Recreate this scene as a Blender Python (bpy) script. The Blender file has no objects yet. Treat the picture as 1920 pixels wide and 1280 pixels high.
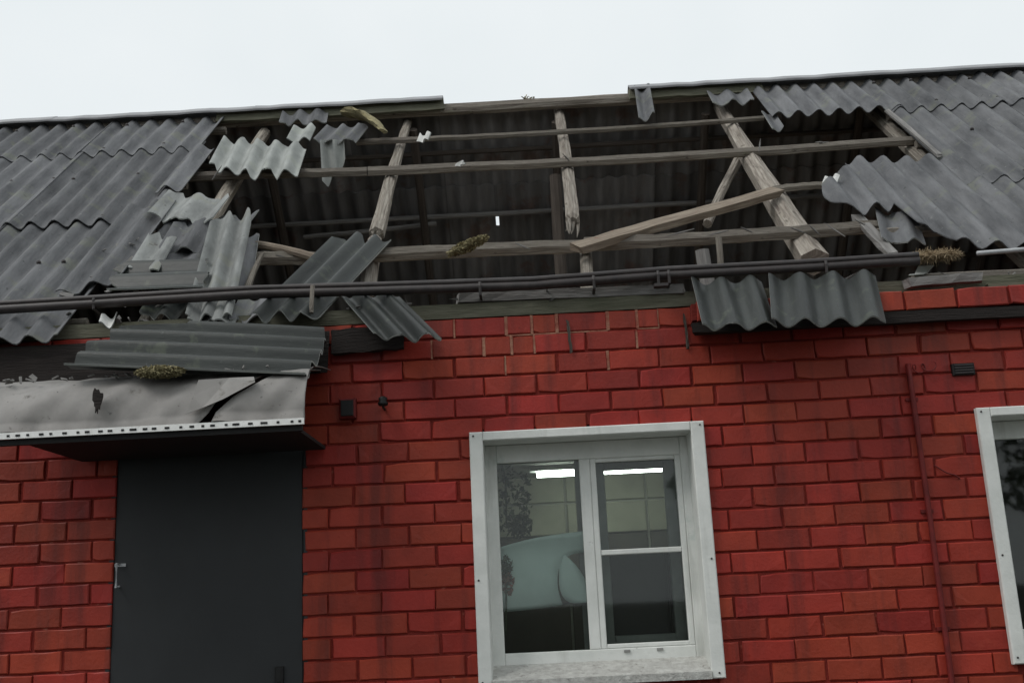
import bpy, math, random
from mathutils import Vector, Matrix
random.seed(7)
SC = bpy.context.scene
COL = SC.collection

# ------------------------------------------------------------------ camera
F, PITCH, ROLL, YAW, DIST, EYE = 2050.0, math.radians(13.554), math.radians(-2.757), math.radians(-0.963), 5.4, 1.6
CAMP = Vector((0, -DIST, EYE))
_d = Vector((math.sin(YAW)*math.cos(PITCH), math.cos(YAW)*math.cos(PITCH), math.sin(PITCH)))
_r = Vector((math.cos(YAW), -math.sin(YAW), 0)); _u = _r.cross(_d)
CR = _r*math.cos(ROLL) + _u*math.sin(ROLL)
CU = -_r*math.sin(ROLL) + _u*math.cos(ROLL)
cd = bpy.data.cameras.new('camera'); cam = bpy.data.objects.new('camera', cd); COL.objects.link(cam)
cd.sensor_width = 36; cd.lens = F/1920*36; cd.clip_start = 0.05; cd.clip_end = 2000
M3 = Matrix((CR, CU, -_d)).transposed()
cam.matrix_world = Matrix.Translation(CAMP) @ M3.to_4x4()
SC.camera = cam

# ------------------------------------------------------------------ sky and sun (overcast)
SUN_EL, SUN_AZ = math.radians(52), math.radians(236)
w = bpy.data.worlds.new('World'); SC.world = w; w.use_nodes = True
nt = w.node_tree; nt.nodes.clear()
def N(nt, t, **kw):
    n = nt.nodes.new(t)
    for k, v in kw.items():
        if k.startswith('_'): setattr(n, k[1:], v)
        else: n.inputs[k.replace('__', ' ')].default_value = v
    return n
out = nt.nodes.new('ShaderNodeOutputWorld'); bg = nt.nodes.new('ShaderNodeBackground')
sky = nt.nodes.new('ShaderNodeTexSky'); sky.sky_type = 'NISHITA'; sky.sun_disc = False
sky.sun_elevation = SUN_EL; sky.sun_rotation = math.pi - SUN_AZ + math.pi; sky.dust_density = 3; sky.air_density = 1
tc = nt.nodes.new('ShaderNodeTexCoord')
nz = N(nt, 'ShaderNodeTexNoise', Scale=2.6, Detail=4.0, Roughness=0.55)
cr = nt.nodes.new('ShaderNodeValToRGB')
cr.color_ramp.elements[0].position = 0.3; cr.color_ramp.elements[0].color = (8.0, 8.6, 8.8, 1)
cr.color_ramp.elements[1].position = 0.7; cr.color_ramp.elements[1].color = (8.9, 9.3, 9.45, 1)
mx = nt.nodes.new('ShaderNodeMix'); mx.data_type = 'RGBA'; mx.inputs[0].default_value = 0.96
nt.links.new(tc.outputs['Generated'], nz.inputs['Vector'])
nt.links.new(nz.outputs[0], cr.inputs[0])
nt.links.new(sky.outputs[0], mx.inputs[6]); nt.links.new(cr.outputs[0], mx.inputs[7])
nt.links.new(mx.outputs[2], bg.inputs[0]); bg.inputs[1].default_value = 0.1
nt.links.new(bg.outputs[0], out.inputs[0])
sd = bpy.data.lights.new('sun', 'SUN'); so = bpy.data.objects.new('sun', sd); COL.objects.link(so)
sd.energy = 1.3; sd.angle = math.radians(22); sd.color = (1.0, 0.97, 0.93)
sdir = Vector((math.sin(SUN_AZ)*math.cos(SUN_EL), math.cos(SUN_AZ)*math.cos(SUN_EL), math.sin(SUN_EL)))
so.rotation_euler = sdir.to_track_quat('Z', 'Y').to_euler(); so.location = (0, -8, 20)
SC.view_settings.view_transform = 'Standard'; SC.view_settings.look = 'None'
SC.view_settings.exposure = 0.0; SC.view_settings.gamma = 1.0; SC.view_settings.use_curve_mapping = False

# ------------------------------------------------------------------ geometry of the place
AL = math.radians(41.92); Z0 = 3.1; SRIDGE = 3.70
def ray(px, py): return CR*((px-960)/F) - CU*((py-640)/F) + _d
def onY(px, py, Y=0.0):                       # where a sight line meets the upright plane y = Y
    v = ray(px, py); return CAMP + v*((Y+DIST)/v.y)
def roof(x, s, n=0.0):                        # point of the front roof slope: s up the slope, n off it
    return Vector((x, s*math.cos(AL) - n*math.sin(AL), Z0 + s*math.sin(AL) + n*math.cos(AL)))
NR = Vector((0, -math.sin(AL), math.cos(AL))); SR = Vector((0, math.cos(AL), math.sin(AL)))
def onR(px, py, n=0.0):                       # where a sight line meets the slope plane at height n
    v = ray(px, py); d = NR.dot(Vector((0, 0, Z0))) + n
    return CAMP + v*((d - NR.dot(CAMP))/NR.dot(v))
def xs(px, py, n=0.0):
    p = onR(px, py, n); return p.x, (p - roof(0, 0, n)).dot(SR)
def proj(P):
    q = Vector(P) - CAMP; t = q.dot(_d); return 960 + F*q.dot(CR)/t, 640 - F*q.dot(CU)/t

# ------------------------------------------------------------------ materials
def mat(name, base, rough=0.8, var=None, scale=6.0, bump=0.3, bscale=40.0, stretch=None, coords='Object', spots=None, rnd=0.0, bdist=0.01, spec=0.3, detail=6.0, streak=None):
    m = bpy.data.materials.new(name); m.use_nodes = True; t = m.node_tree; b = t.nodes['Principled BSDF']
    b.inputs['Roughness'].default_value = rough; b.inputs['Specular IOR Level'].default_value = spec
    co = t.nodes.new('ShaderNodeTexCoord'); mp = t.nodes.new('ShaderNodeMapping')
    if coords == 'World':
        ge = t.nodes.new('ShaderNodeNewGeometry'); t.links.new(ge.outputs['Position'], mp.inputs[0])
    else: t.links.new(co.outputs[coords], mp.inputs[0])
    if stretch: mp.inputs['Scale'].default_value = stretch
    n1 = N(t, 'ShaderNodeTexNoise', Scale=scale, Detail=detail, Roughness=0.62)
    t.links.new(mp.outputs[0], n1.inputs['Vector'])
    rp = t.nodes.new('ShaderNodeValToRGB'); e = rp.color_ramp.elements
    e[0].position = 0.32; e[1].position = 0.68
    e[0].color = (*(var or [c*0.6 for c in base]), 1); e[1].color = (*base, 1)
    t.links.new(n1.outputs[0], rp.inputs[0]); last = rp.outputs[0]
    if spots:
        for (sc_, th, colr, amt) in spots:
            ns = N(t, 'ShaderNodeTexNoise', Scale=sc_, Detail=5.0, Roughness=0.65)
            t.links.new((co.outputs[coords] if coords != 'World' else ge.outputs['Position']), ns.inputs['Vector'])
            r2 = t.nodes.new('ShaderNodeMapRange'); r2.inputs[1].default_value = th; r2.inputs[2].default_value = th+0.08; r2.inputs[4].default_value = amt
            t.links.new(ns.outputs[0], r2.inputs[0])
            m2 = t.nodes.new('ShaderNodeMix'); m2.data_type = 'RGBA'
            t.links.new(r2.outputs[0], m2.inputs[0]); t.links.new(last, m2.inputs[6]); m2.inputs[7].default_value = (*colr, 1)
            last = m2.outputs[2]
    if streak:
        sv, th, colr, amt = streak
        m3 = t.nodes.new('ShaderNodeMapping'); m3.inputs['Scale'].default_value = sv
        t.links.new((co.outputs[coords] if coords != 'World' else ge.outputs['Position']), m3.inputs[0])
        ns = N(t, 'ShaderNodeTexNoise', Scale=1.0, Detail=5.0, Roughness=0.6); t.links.new(m3.outputs[0], ns.inputs['Vector'])
        r2 = t.nodes.new('ShaderNodeMapRange'); r2.inputs[1].default_value = th; r2.inputs[2].default_value = th+0.15; r2.inputs[4].default_value = amt
        t.links.new(ns.outputs[0], r2.inputs[0]); m2 = t.nodes.new('ShaderNodeMix'); m2.data_type = 'RGBA'
        t.links.new(r2.outputs[0], m2.inputs[0]); t.links.new(last, m2.inputs[6]); m2.inputs[7].default_value = (*colr, 1); last = m2.outputs[2]
    if rnd:
        oi = t.nodes.new('ShaderNodeObjectInfo'); mr = t.nodes.new('ShaderNodeMapRange')
        mr.inputs[3].default_value = 1-rnd; mr.inputs[4].default_value = 1+rnd
        t.links.new(oi.outputs['Random'], mr.inputs[0])
        hs = t.nodes.new('ShaderNodeHueSaturation'); t.links.new(mr.outputs[0], hs.inputs['Value']); t.links.new(last, hs.inputs['Color'])
        mu = t.nodes.new('ShaderNodeMath'); mu.operation = 'MULTIPLY'; mu.inputs[1].default_value = 7.31; t.links.new(oi.outputs['Random'], mu.inputs[0])
        fr = t.nodes.new('ShaderNodeMath'); fr.operation = 'FRACT'; t.links.new(mu.outputs[0], fr.inputs[0])
        hr = t.nodes.new('ShaderNodeMapRange'); hr.inputs[3].default_value = 0.496; hr.inputs[4].default_value = 0.507; t.links.new(fr.outputs[0], hr.inputs[0])
        t.links.new(hr.outputs[0], hs.inputs['Hue'])
        last = hs.outputs[0]
    t.links.new(last, b.inputs['Base Color'])
    if bump:
        nb = N(t, 'ShaderNodeTexNoise', Scale=bscale, Detail=5.0, Roughness=0.6); t.links.new(mp.outputs[0], nb.inputs['Vector'])
        bp = t.nodes.new('ShaderNodeBump'); bp.inputs['Strength'].default_value = bump; bp.inputs['Distance'].default_value = bdist
        t.links.new(nb.outputs[0], bp.inputs['Height']); t.links.new(bp.outputs[0], b.inputs['Normal'])
    return m
def emit(name, col, s):
    m = bpy.data.materials.new(name); m.use_nodes = True; b = m.node_tree.nodes['Principled BSDF']
    b.inputs['Emission Color'].default_value = (*col, 1); b.inputs['Emission Strength'].default_value = s; b.inputs['Base Color'].default_value = (*col, 1)
    return m
def glassmat(name):
    m = bpy.data.materials.new(name); m.use_nodes = True; t = m.node_tree; t.nodes.clear()
    o = t.nodes.new('ShaderNodeOutputMaterial'); a = t.nodes.new('ShaderNodeBsdfTransparent'); g = t.nodes.new('ShaderNodeBsdfGlossy')
    a.inputs[0].default_value = (0.86, 0.9, 0.88, 1); g.inputs['Roughness'].default_value = 0.03
    fr = t.nodes.new('ShaderNodeFresnel'); fr.inputs[0].default_value = 1.45
    mx = t.nodes.new('ShaderNodeMixShader'); t.links.new(fr.outputs[0], mx.inputs[0]); t.links.new(a.outputs[0], mx.inputs[1]); t.links.new(g.outputs[0], mx.inputs[2])
    t.links.new(mx.outputs[0], o.inputs[0]); return m
MT = {}
MT['brick'] = mat('red_brick_paint', (0.318, 0.0318, 0.0190), 0.5, (0.245, 0.0245, 0.0152), 7, 0.35, 60, rnd=0.19, streak=((7, 7, .8), 0.52, (0.10, 0.015, 0.012), 0.65), coords='World', bdist=0.006,
                  spots=[(14, 0.66, (0.09, 0.012, 0.009), 0.6), (4, 0.62, (0.34, 0.045, 0.024), 0.5), (2.2, 0.60, (0.19, 0.020, 0.012), 0.5)])
MT['mortar'] = mat('painted_mortar', (0.22, 0.022, 0.014), 0.85, (0.13, 0.014, 0.010), 8, 0.6, 70, coords='World', bdist=0.01,
                   spots=[(16, 0.63, (0.36, 0.15, 0.11), 0.7)])
MT['mortar_bare'] = mat('bare_mortar', (0.40, 0.23, 0.155), 0.9, (0.22, 0.045, 0.03), 12, 0.6, 70, coords='World', bdist=0.01)
MT['sheet'] = mat('asbestos_cement', (0.178, 0.181, 0.188), 0.75, (0.062, 0.064, 0.069), 11, 0.5, 90, (1.0, 0.16, 1), 'UV', rnd=0.2, bdist=0.006,
                  spots=[(5, 0.56, (0.17, 0.178, 0.14), 0.5), (34, 0.625, (0.045, 0.048, 0.045), 0.85), (13, 0.665, (0.05, 0.052, 0.05), 0.8), (22, 0.65, (0.34, 0.35, 0.33), 0.6)])
MT['pale'] = mat('pale_asbestos_cement', (0.37, 0.385, 0.37), 0.85, (0.20, 0.21, 0.20), 9, 0.35, 90, (1.0, 0.35, 1), 'UV', rnd=0.1, bdist=0.004,
                 spots=[(26, 0.65, (0.07, 0.07, 0.065), 0.8), (5, 0.56, (0.30, 0.315, 0.28), 0.6)])
MT['mid'] = mat('greyed_asbestos_cement', (0.29, 0.30, 0.292), 0.85, (0.13, 0.135, 0.132), 9, 0.45, 90, (1.0, 0.3, 1), 'UV', rnd=0.1, bdist=0.005,
                spots=[(26, 0.63, (0.05, 0.05, 0.047), 0.85), (5, 0.56, (0.22, 0.225, 0.19), 0.6)])
MT['dark'] = mat('wet_asbestos_cement', (0.048, 0.053, 0.050), 0.42, (0.018, 0.0205, 0.0195), 8, 0.5, 80, (1.0, 0.16, 1), 'UV', rnd=0.12, bdist=0.004,
                 spots=[(9, 0.58, (0.095, 0.108, 0.078), 0.5), (30, 0.65, (0.025, 0.027, 0.025), 0.8), (20, 0.66, (0.16, 0.17, 0.165), 0.5)])
MT['back'] = mat('old_sheet_underside', (0.175, 0.172, 0.172), 0.9, (0.080, 0.077, 0.077), 6, 0.3, 60, (1.0, 0.2, 1), 'UV', rnd=0.3, bdist=0.004,
                 spots=[(3.0, 0.56, (0.11, 0.065, 0.052), 0.6)])
MT['wood'] = mat('weathered_wood', (0.40, 0.365, 0.315), 0.85, (0.120, 0.098, 0.082), 14, 1.0, 40, (0.25, 3.0, 1), 'UV', bdist=0.012, rnd=0.18,
                 spots=[(12, 0.60, (0.07, 0.055, 0.045), 0.8), (7, 0.60, (0.25, 0.245, 0.17), 0.5)])
MT['wood_dark'] = mat('dark_old_wood', (0.10, 0.083, 0.070), 0.9, (0.05, 0.040, 0.034), 12, 0.8, 40, (0.25, 3.0, 1), 'UV', bdist=0.012)
MT['eave_shade_leaf'] = mat('eave_shade_and_leaf', (0.030, 0.024, 0.022), 0.9, (0.016, 0.013, 0.012), 12, 0.8, 40, (0.25, 3.0, 1), 'UV', bdist=0.012)  # near-black in place of eave shade; the wet leaf uses it too
MT['attic_bounce'] = mat('attic_bounce_floor', (0.36, 0.32, 0.26), 0.95, (0.22, 0.19, 0.15), 5, 0.8, 30, coords='World', bdist=0.02)  # unseen floor coloured pale to bounce sky light into the attic
MT['wood_red'] = mat('reddish_plank', (0.33, 0.28, 0.22), 0.85, (0.15, 0.112, 0.085), 14, 0.8, 40, (0.25, 3.0, 1), 'UV', bdist=0.012,
                     spots=[(10, 0.62, (0.20, 0.06, 0.04), 0.6)])
MT['wood_moss'] = mat('mossy_board', (0.17, 0.165, 0.125), 0.9, (0.08, 0.082, 0.055), 9, 0.7, 40, (0.3, 2.0, 1), 'UV', bdist=0.01)
MT['wood_grey'] = mat('grey_board', (0.27, 0.26, 0.25), 0.85, (0.11, 0.105, 0.10), 9, 0.7, 40, (0.3, 2.5, 1), 'UV', bdist=0.01)
MT['iron'] = mat('dark_iron', (0.040, 0.031, 0.030), 0.5, (0.02, 0.016, 0.016), 20, 0.3, 60, bdist=0.003, spec=0.5)
MT['iron_red'] = mat('red_painted_pipe', (0.17, 0.016, 0.014), 0.6, (0.10, 0.010, 0.009), 20, 0.3, 60, coords='World', bdist=0.003)
MT['cap'] = mat('ridge_steel', (0.30, 0.30, 0.31), 0.5, (0.20, 0.202, 0.21), 5, 0.25, 30, bdist=0.004, spec=0.5)
MT['white'] = mat('old_white_paint', (0.74, 0.75, 0.72), 0.55, (0.62, 0.635, 0.605), 7, 0.4, 50, coords='World', bdist=0.004,
                  spots=[(22, 0.69, (0.20, 0.19, 0.17), 0.7), (5, 0.62, (0.52, 0.57, 0.54), 0.6)], streak=((9, 9, 1.2), 0.58, (0.34, 0.34, 0.31), 0.5))
MT['sill'] = mat('peeling_white_paint', (0.55, 0.55, 0.52), 0.75, (0.36, 0.35, 0.33), 28, 0.9, 60, coords='World', bdist=0.01,
                 spots=[(45, 0.60, (0.16, 0.15, 0.13), 0.7)])
MT['inner'] = mat('grey_inner_frame', (0.30, 0.30, 0.285), 0.6, (0.22, 0.22, 0.21), 9, 0.2, 50, coords='World', bdist=0.003)
MT['door'] = mat('dark_steel_door', (0.021, 0.023, 0.025), 0.55, (0.016, 0.0175, 0.019), 4, 0.12, 30, coords='World', bdist=0.003, spec=0.4)
MT['black'] = mat('black_plastic', (0.012, 0.012, 0.012), 0.5, (0.008, 0.008, 0.008), 10, 0.1, 30)
MT['steel'] = mat('bare_steel', (0.45, 0.46, 0.47), 0.35, (0.3, 0.31, 0.32), 20, 0.1, 30, spec=0.6)
MT['poly'] = mat('dirty_plastic_panel', (0.27, 0.258, 0.245), 0.6, (0.17, 0.162, 0.153), 4, 0.25, 18, coords='World', bdist=0.006, spec=0.45,
                 spots=[(11, 0.62, (0.10, 0.09, 0.075), 0.6), (22, 0.645, (0.05, 0.045, 0.038), 0.85), (50, 0.66, (0.03, 0.028, 0.025), 0.85)])
MT['strip'] = mat('white_perforated_strip', (0.86, 0.86, 0.84), 0.6, (0.74, 0.74, 0.72), 20, 0.2, 60, coords='World')
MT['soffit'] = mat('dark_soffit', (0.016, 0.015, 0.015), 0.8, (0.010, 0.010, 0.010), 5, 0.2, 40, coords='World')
MT['room'] = mat('olive_room_wall', (0.30, 0.295, 0.225), 0.6, (0.22, 0.215, 0.16), 3, 0.15, 20, coords='World', bdist=0.003)
MT['room_falloff'] = mat('room_wall_falloff', (0.07, 0.062, 0.05), 0.6, (0.05, 0.045, 0.035), 3, 0.15, 20, coords='World', bdist=0.003)  # room wall darkened in its colour for lamp light fading downward
MT['roomdark'] = mat('room_plaster', (0.30, 0.30, 0.26), 0.8, (0.24, 0.24, 0.2), 3, 0.15, 20, coords='World')
MT['cupboard'] = mat('dark_cupboard', (0.035, 0.030, 0.027), 0.5, (0.022, 0.02, 0.018), 4, 0.2, 30, coords='World')
MT['teal'] = mat('pale_teal_film', (0.76, 0.86, 0.83), 0.5, (0.66, 0.76, 0.73), 5, 0.2, 12, coords='World', bdist=0.01, spec=0.5)
MT['leaf'] = mat('houseplant_leaf', (0.12, 0.14, 0.085), 0.5, (0.03, 0.04, 0.02), 30, 0.1, 30, coords='World')
MT['flower'] = mat('pink_petal', (0.42, 0.20, 0.17), 0.6, (0.22, 0.13, 0.09), 30, 0.1, 30, coords='World')
MT['moss'] = mat('dry_moss', (0.42, 0.37, 0.21), 0.95, (0.10, 0.085, 0.045), 90, 0.8, 90, coords='World')
MT['straw'] = mat('dry_straw', (0.48, 0.38, 0.25), 0.9, (0.22, 0.155, 0.09), 60, 0.8, 90, coords='World')
MT['foam'] = mat('yellow_foam', (0.33, 0.29, 0.16), 0.95, (0.17, 0.15, 0.09), 18, 0.8, 50, coords='World')
MT['scrap'] = mat('white_scrap', (0.68, 0.68, 0.66), 0.8, (0.5, 0.5, 0.48), 18, 0.5, 50, coords='World')
MT['ground'] = mat('wet_earth_and_asphalt', (0.06, 0.058, 0.052), 0.9, (0.035, 0.036, 0.03), 1.2, 0.5, 30, coords='World', bdist=0.02,
                   spots=[(0.5, 0.55, (0.05, 0.065, 0.025), 0.8)])
MT['glass'] = glassmat('window_glass')
MT['tube'] = emit('lit_tube', (0.93, 1.0, 0.92), 13.0)
MT['bulb'] = emit('lit_bulb', (1.0, 0.97, 0.9), 10.0)

# ------------------------------------------------------------------ object helpers
def link(name, verts, faces, m, parent=None, uv=None, smooth=None):
    me = bpy.data.meshes.new(name); me.from_pydata([tuple(v) for v in verts], [], faces)
    if uv:
        l = me.uv_layers.new(name='UVMap')
        for lp in me.loops: l.data[lp.index].uv = uv[lp.vertex_index]
    if smooth:
        for p in me.polygons: p.use_smooth = smooth is True or p.index < smooth
    me.materials.append(MT[m] if isinstance(m, str) else m); me.update()
    o = bpy.data.objects.new(name, me); COL.objects.link(o)
    if parent: adopt(o, parent)
    return o
def adopt(o, parent):
    o.parent = parent
    o.matrix_parent_inverse = Matrix.Translation(-parent.location) if parent.type == 'EMPTY' else Matrix()
def thing(name, label, cat, loc, group=None):
    o = bpy.data.objects.new(name, None); COL.objects.link(o); o.location = loc; o.empty_display_size = 0.1
    o['label'] = label; o['category'] = cat
    if group: o['group'] = group
    return o
def tag(o, label, cat, group=None):
    o['label'] = label; o['category'] = cat
    if group: o['group'] = group
    return o
class MB:
    def __init__(s): s.v = []; s.f = []; s.uv = []
    def add(s, v, f, uv=None):
        k = len(s.v); s.v += [Vector(q) for q in v]; s.f += [[i+k for i in q] for q in f]; s.uv += uv or [(q[0]+q[1], q[2]) for q in v]
    def box(s, x0, x1, y0, y1, z0, z1):
        s.add([(x0,y0,z0),(x1,y0,z0),(x1,y1,z0),(x0,y1,z0),(x0,y0,z1),(x1,y0,z1),(x1,y1,z1),(x0,y1,z1)],
              [(0,3,2,1),(4,5,6,7),(0,1,5,4),(1,2,6,5),(2,3,7,6),(3,0,4,7)])
    def bbox(s, x0, x1, y0, y1, z0, z1, b=0.004):           # box with chamfered front edges (front = -y)
        v = [(x0,y1,z0),(x1,y1,z0),(x1,y1,z1),(x0,y1,z1),(x0,y0+b,z0),(x1,y0+b,z0),(x1,y0+b,z1),(x0,y0+b,z1),
             (x0+b,y0,z0+b),(x1-b,y0,z0+b),(x1-b,y0,z1-b),(x0+b,y0,z1-b)]
        s.add(v, [(0,3,2,1),(8,9,10,11),(4,5,9,8),(5,6,10,9),(6,7,11,10),(7,4,8,11),(0,1,5,4),(1,2,6,5),(2,3,7,6),(3,0,4,7)])
    def tube(s, pts, rad, k=8, wob=0.0, squash=1.0, up=None, seed=0, flat=False):
        rg = random.Random(seed); pts = [Vector(p) for p in pts]; L = 0; n = len(pts); verts = []; uvs = []; faces = []
        for i, p in enumerate(pts):
            t = (pts[min(i+1, n-1)] - pts[max(i-1, 0)]).normalized()
            if i: L += (p - pts[i-1]).length
            a = t.cross(up or Vector((0, 0.3, 1))).normalized(); b = t.cross(a).normalized()
            r = rad[i] if isinstance(rad, (list, tuple)) else rad
            for j in range(k):
                th = 2*math.pi*(j+0.5)/k; q = r*(1 + wob*rg.uniform(-1, 1))
                verts.append(p + a*(math.cos(th)*q) + b*(math.sin(th)*q*squash)); uvs.append((L, j/k*0.5))
        for i in range(n-1):
            for j in range(k): faces.append((i*k+j, i*k+(j+1)%k, (i+1)*k+(j+1)%k, (i+1)*k+j))
        faces.append(tuple(range(k))[::-1]); faces.append(tuple((n-1)*k+j for j in range(k)))
        s.add(verts, faces, uvs)
    def build(s, name, m, parent=None, smooth=None): return link(name, s.v, s.f, m, parent, s.uv, smooth)
def lerp(a, b, n): return [Vector(a).lerp(Vector(b), i/(n-1)) for i in range(n)]
def bent(a, b, n, amp, seed):
    rg = random.Random(seed); p = lerp(a, b, n)
    o1 = Vector((rg.uniform(-1,1), rg.uniform(-1,1), rg.uniform(-1,1)))*amp
    return [q + o1*math.sin(math.pi*i/(n-1)) + Vector((rg.uniform(-1,1), rg.uniform(-1,1), rg.uniform(-1,1)))*amp*0.12 for i, q in enumerate(p)]
def pole(name, a, b, r0, r1, m='wood', parent=None, seed=0, n=12, bend=0.012, spike=0, k=8, squash=1.0):
    pts = bent(a, b, n, bend, seed); rads = [r0 + (r1-r0)*i/(n-1) for i in range(n)]
    mb = MB()
    if spike:
        rg = random.Random(seed+5); d = (pts[-1]-pts[-2]).normalized(); sd2 = d.cross(Vector((0, 1, .3))).normalized(); e2 = d.cross(sd2)
        pts.append(pts[-1]+d*spike*.12); rads.append(r1*.62)
        for q in range(9):
            off = sd2*rg.uniform(-.75, .75)*r1 + e2*rg.uniform(-.6, .6)*r1; st = pts[-2] - d*.05 + off; L = spike*rg.uniform(.2, 1.0)
            mb.tube([st, st+d*(.05+L*.5)+sd2*rg.uniform(-.01,.01), st+d*(.05+L)+sd2*rg.uniform(-.02,.02)], [r1*.32, r1*.2, r1*.03], 4)
    mb.tube(pts, rads, k, 0.07, squash, seed=seed); return mb.build(name, m, parent)
def plank(name, a, b, wd, th, m, parent=None, up=NR, seed=0, n=8, rough=0.004):     # flat board from a to b, wd across, th thick
    rg = random.Random(seed); a = Vector(a); b = Vector(b); d = (b-a).normalized(); s = d.cross(up).normalized(); u = s.cross(d).normalized()
    L = (b-a).length; v = []; uv = []; f = []
    for i in range(n):
        c = a.lerp(b, i/(n-1)) + u*rg.uniform(-1, 1)*rough*0.35
        for (q, r) in ((-1,-1),(1,-1),(1,1),(-1,1)):
            j = rg.uniform(-1, 1)*rough; e = d*rg.uniform(-0.02, 0.02) if i in (0, n-1) else Vector()
            v.append(c + s*(q*wd/2+j) + u*(r*th/2) + e); uv.append((L*i/(n-1), (q*wd/2 + (r*th/2 if q > 0 else -r*th/2))))
    for i in range(n-1):
        for j in range(4): f.append((i*4+j, i*4+(j+1)%4, (i+1)*4+(j+1)%4, (i+1)*4+j))
    f += [(3,2,1,0), tuple((n-1)*4+j for j in range(4))]
    return link(name, v, f, m, parent, uv)

def jag(seed, amp, step=0.06, base=0.0):
    rg = random.Random(seed); tab = [rg.uniform(-1, 1)*amp for _ in range(400)]
    def fn(u):
        q = (u+10)/step; i = int(q); t = q-i
        return base + tab[i % 400]*(1-t) + tab[(i+1) % 400]*t
    return fn
def pl(tab):                                  # piecewise linear from [(u, v), ...]
    def fn(u):
        if u <= tab[0][0]: return tab[0][1]
        for (a, va), (b, vb) in zip(tab, tab[1:]):
            if u <= b: return va + (vb-va)*(u-a)/max(b-a, 1e-6)
        return tab[-1][1]
    return fn
def corrugated(name, PM, u0, u1, lo, hi, wave, amp, m, parent=None, th=0.007, spw=8, nv=5, phase=0.0, sU=1.0, sV=1.0, warp=0.0, seed=0, flip=False, edge=None):
    """PM(u, v, h) -> world point; waves run along v; lo(u) / hi(u) bound the sheet."""
    rg = random.Random(seed); n = max(5, int(round((u1-u0)/wave*spw))+1); V = []; UV = []; Fc = []
    wx = rg.uniform(0, 6); wy = rg.uniform(0, 6)
    def P(u, v, d):
        h = amp*math.cos(2*math.pi*u/wave + phase) + warp*math.sin(wx+u*sU*3.1)*math.sin(wy+v*sV*2.3)
        return PM(u, v, h+d)
    ou, ov = rg.uniform(0, 30), rg.uniform(0, 30)
    for d in (th/2, -th/2):
        for i in range(n):
            u = u0 + (u1-u0)*i/(n-1); a, b = lo(u), hi(u)
            if b < a + 0.004: b = a + 0.004
            for j in range(nv):
                v = a + (b-a)*j/(nv-1); V.append(P(u, v, d)); UV.append((u*sU+ou, v*sV+ov))
    T = n*nv
    for i in range(n-1):
        for j in range(nv-1):
            q = (i*nv+j, (i+1)*nv+j, (i+1)*nv+j+1, i*nv+j+1); Fc.append(q)
    for i in range(n-1):
        for j in range(nv-1):
            q = (T+i*nv+j, T+i*nv+j+1, T+(i+1)*nv+j+1, T+(i+1)*nv+j); Fc.append(q)
    ns = len(Fc)
    rim = [(i*nv, (i+1)*nv) for i in range(n-1)] + [((n-1)*nv+j, (n-1)*nv+j+1) for j in range(nv-1)] + \
          [((i+1)*nv+nv-1, i*nv+nv-1) for i in range(n-1)] + [(j+1, j) for j in range(nv-1)]
    for a, b in rim:
        k = len(V); V += [V[a], V[b], V[b+T], V[a+T]]; UV += [UV[a], UV[b], UV[b+T], UV[a+T]]; Fc.append((k+3, k+2, k+1, k))
    if flip: Fc = [tuple(reversed(q)) for q in Fc]
    o = link(name, V, Fc, m, parent, UV, smooth=ns)
    if edge:
        o.data.materials.append(MT[edge])
        for p in o.data.polygons:
            if p.index >= ns: p.material_index = 1
    return o
WAVE, AMP = 0.148, 0.0265
def roof_sheet(x0, x1, lo, hi, seed, parent, n0=0.0, tilt=0.016, m='sheet', side=1, warp=0.004, name='roof_sheet', amp=AMP):
    l = lo if callable(lo) else (lambda u: lo); h = hi if callable(hi) else (lambda u: hi)
    rg = random.Random(seed); dn = rg.uniform(-0.003, 0.003); vmin = min(l(x0), l((x0+x1)/2), l(x1)); vmax = max(h(x0), h((x0+x1)/2), h(x1))
    def PM(u, v, d):
        t = (v-vmin)/max(vmax-vmin, 1e-3); n = n0 + dn + tilt*(1-t) + d
        p = roof(u, v, n)
        if side < 0: p.y = 2*roof(0, SRIDGE).y - p.y
        return p
    return corrugated(name, PM, x0, x1, l, h, WAVE, amp, m, parent, seed=seed, warp=warp, flip=side < 0)
def loose(name, A, B, C, nw, m, label, cat='roof sheet', group='broken roof sheets', amp=0.02, jl=0.03, jh=0.03, seed=0, lo=None, hi=None, warp=0.006, bend=0.0, phase=0.0, parent=None, spw=14):
    """Loose sheet: A corner, B across the waves, C along the waves."""
    A, B, C = Vector(A), Vector(B), Vector(C); U = B-A; Vv = C-A; nrm = U.cross(Vv).normalized()
    if nrm.dot(CAMP-A) < 0: nrm = -nrm; flip = True
    else: flip = False
    lu, lv = U.length, Vv.length
    fl = lo or jag(seed+1, jl/lv, 0.035/lu); fh = hi or jag(seed+2, jh/lv, 0.035/lu, 1.0)
    def PM(u, v, h): return A + U*u + Vv*v + nrm*(h + bend*math.sin(math.pi*min(max(v, 0), 1)))
    o = corrugated(name, PM, 0.0, 1.0, fl, fh, 1.0/nw, amp, m, parent, seed=seed, sU=lu, sV=lv, warp=warp, phase=phase, flip=flip, spw=spw, edge='pale', th=0.009)
    if label: tag(o, label, cat, group)
    return o

# ================================================================== SETTING
g = MB(); R_ = 600
g.add([(-R_,-R_,0),(R_,-R_,0),(R_,R_,0),(-R_,R_,0)], [(0,1,2,3)]); gr = g.build('ground', 'ground'); gr['kind'] = 'structure'

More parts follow.
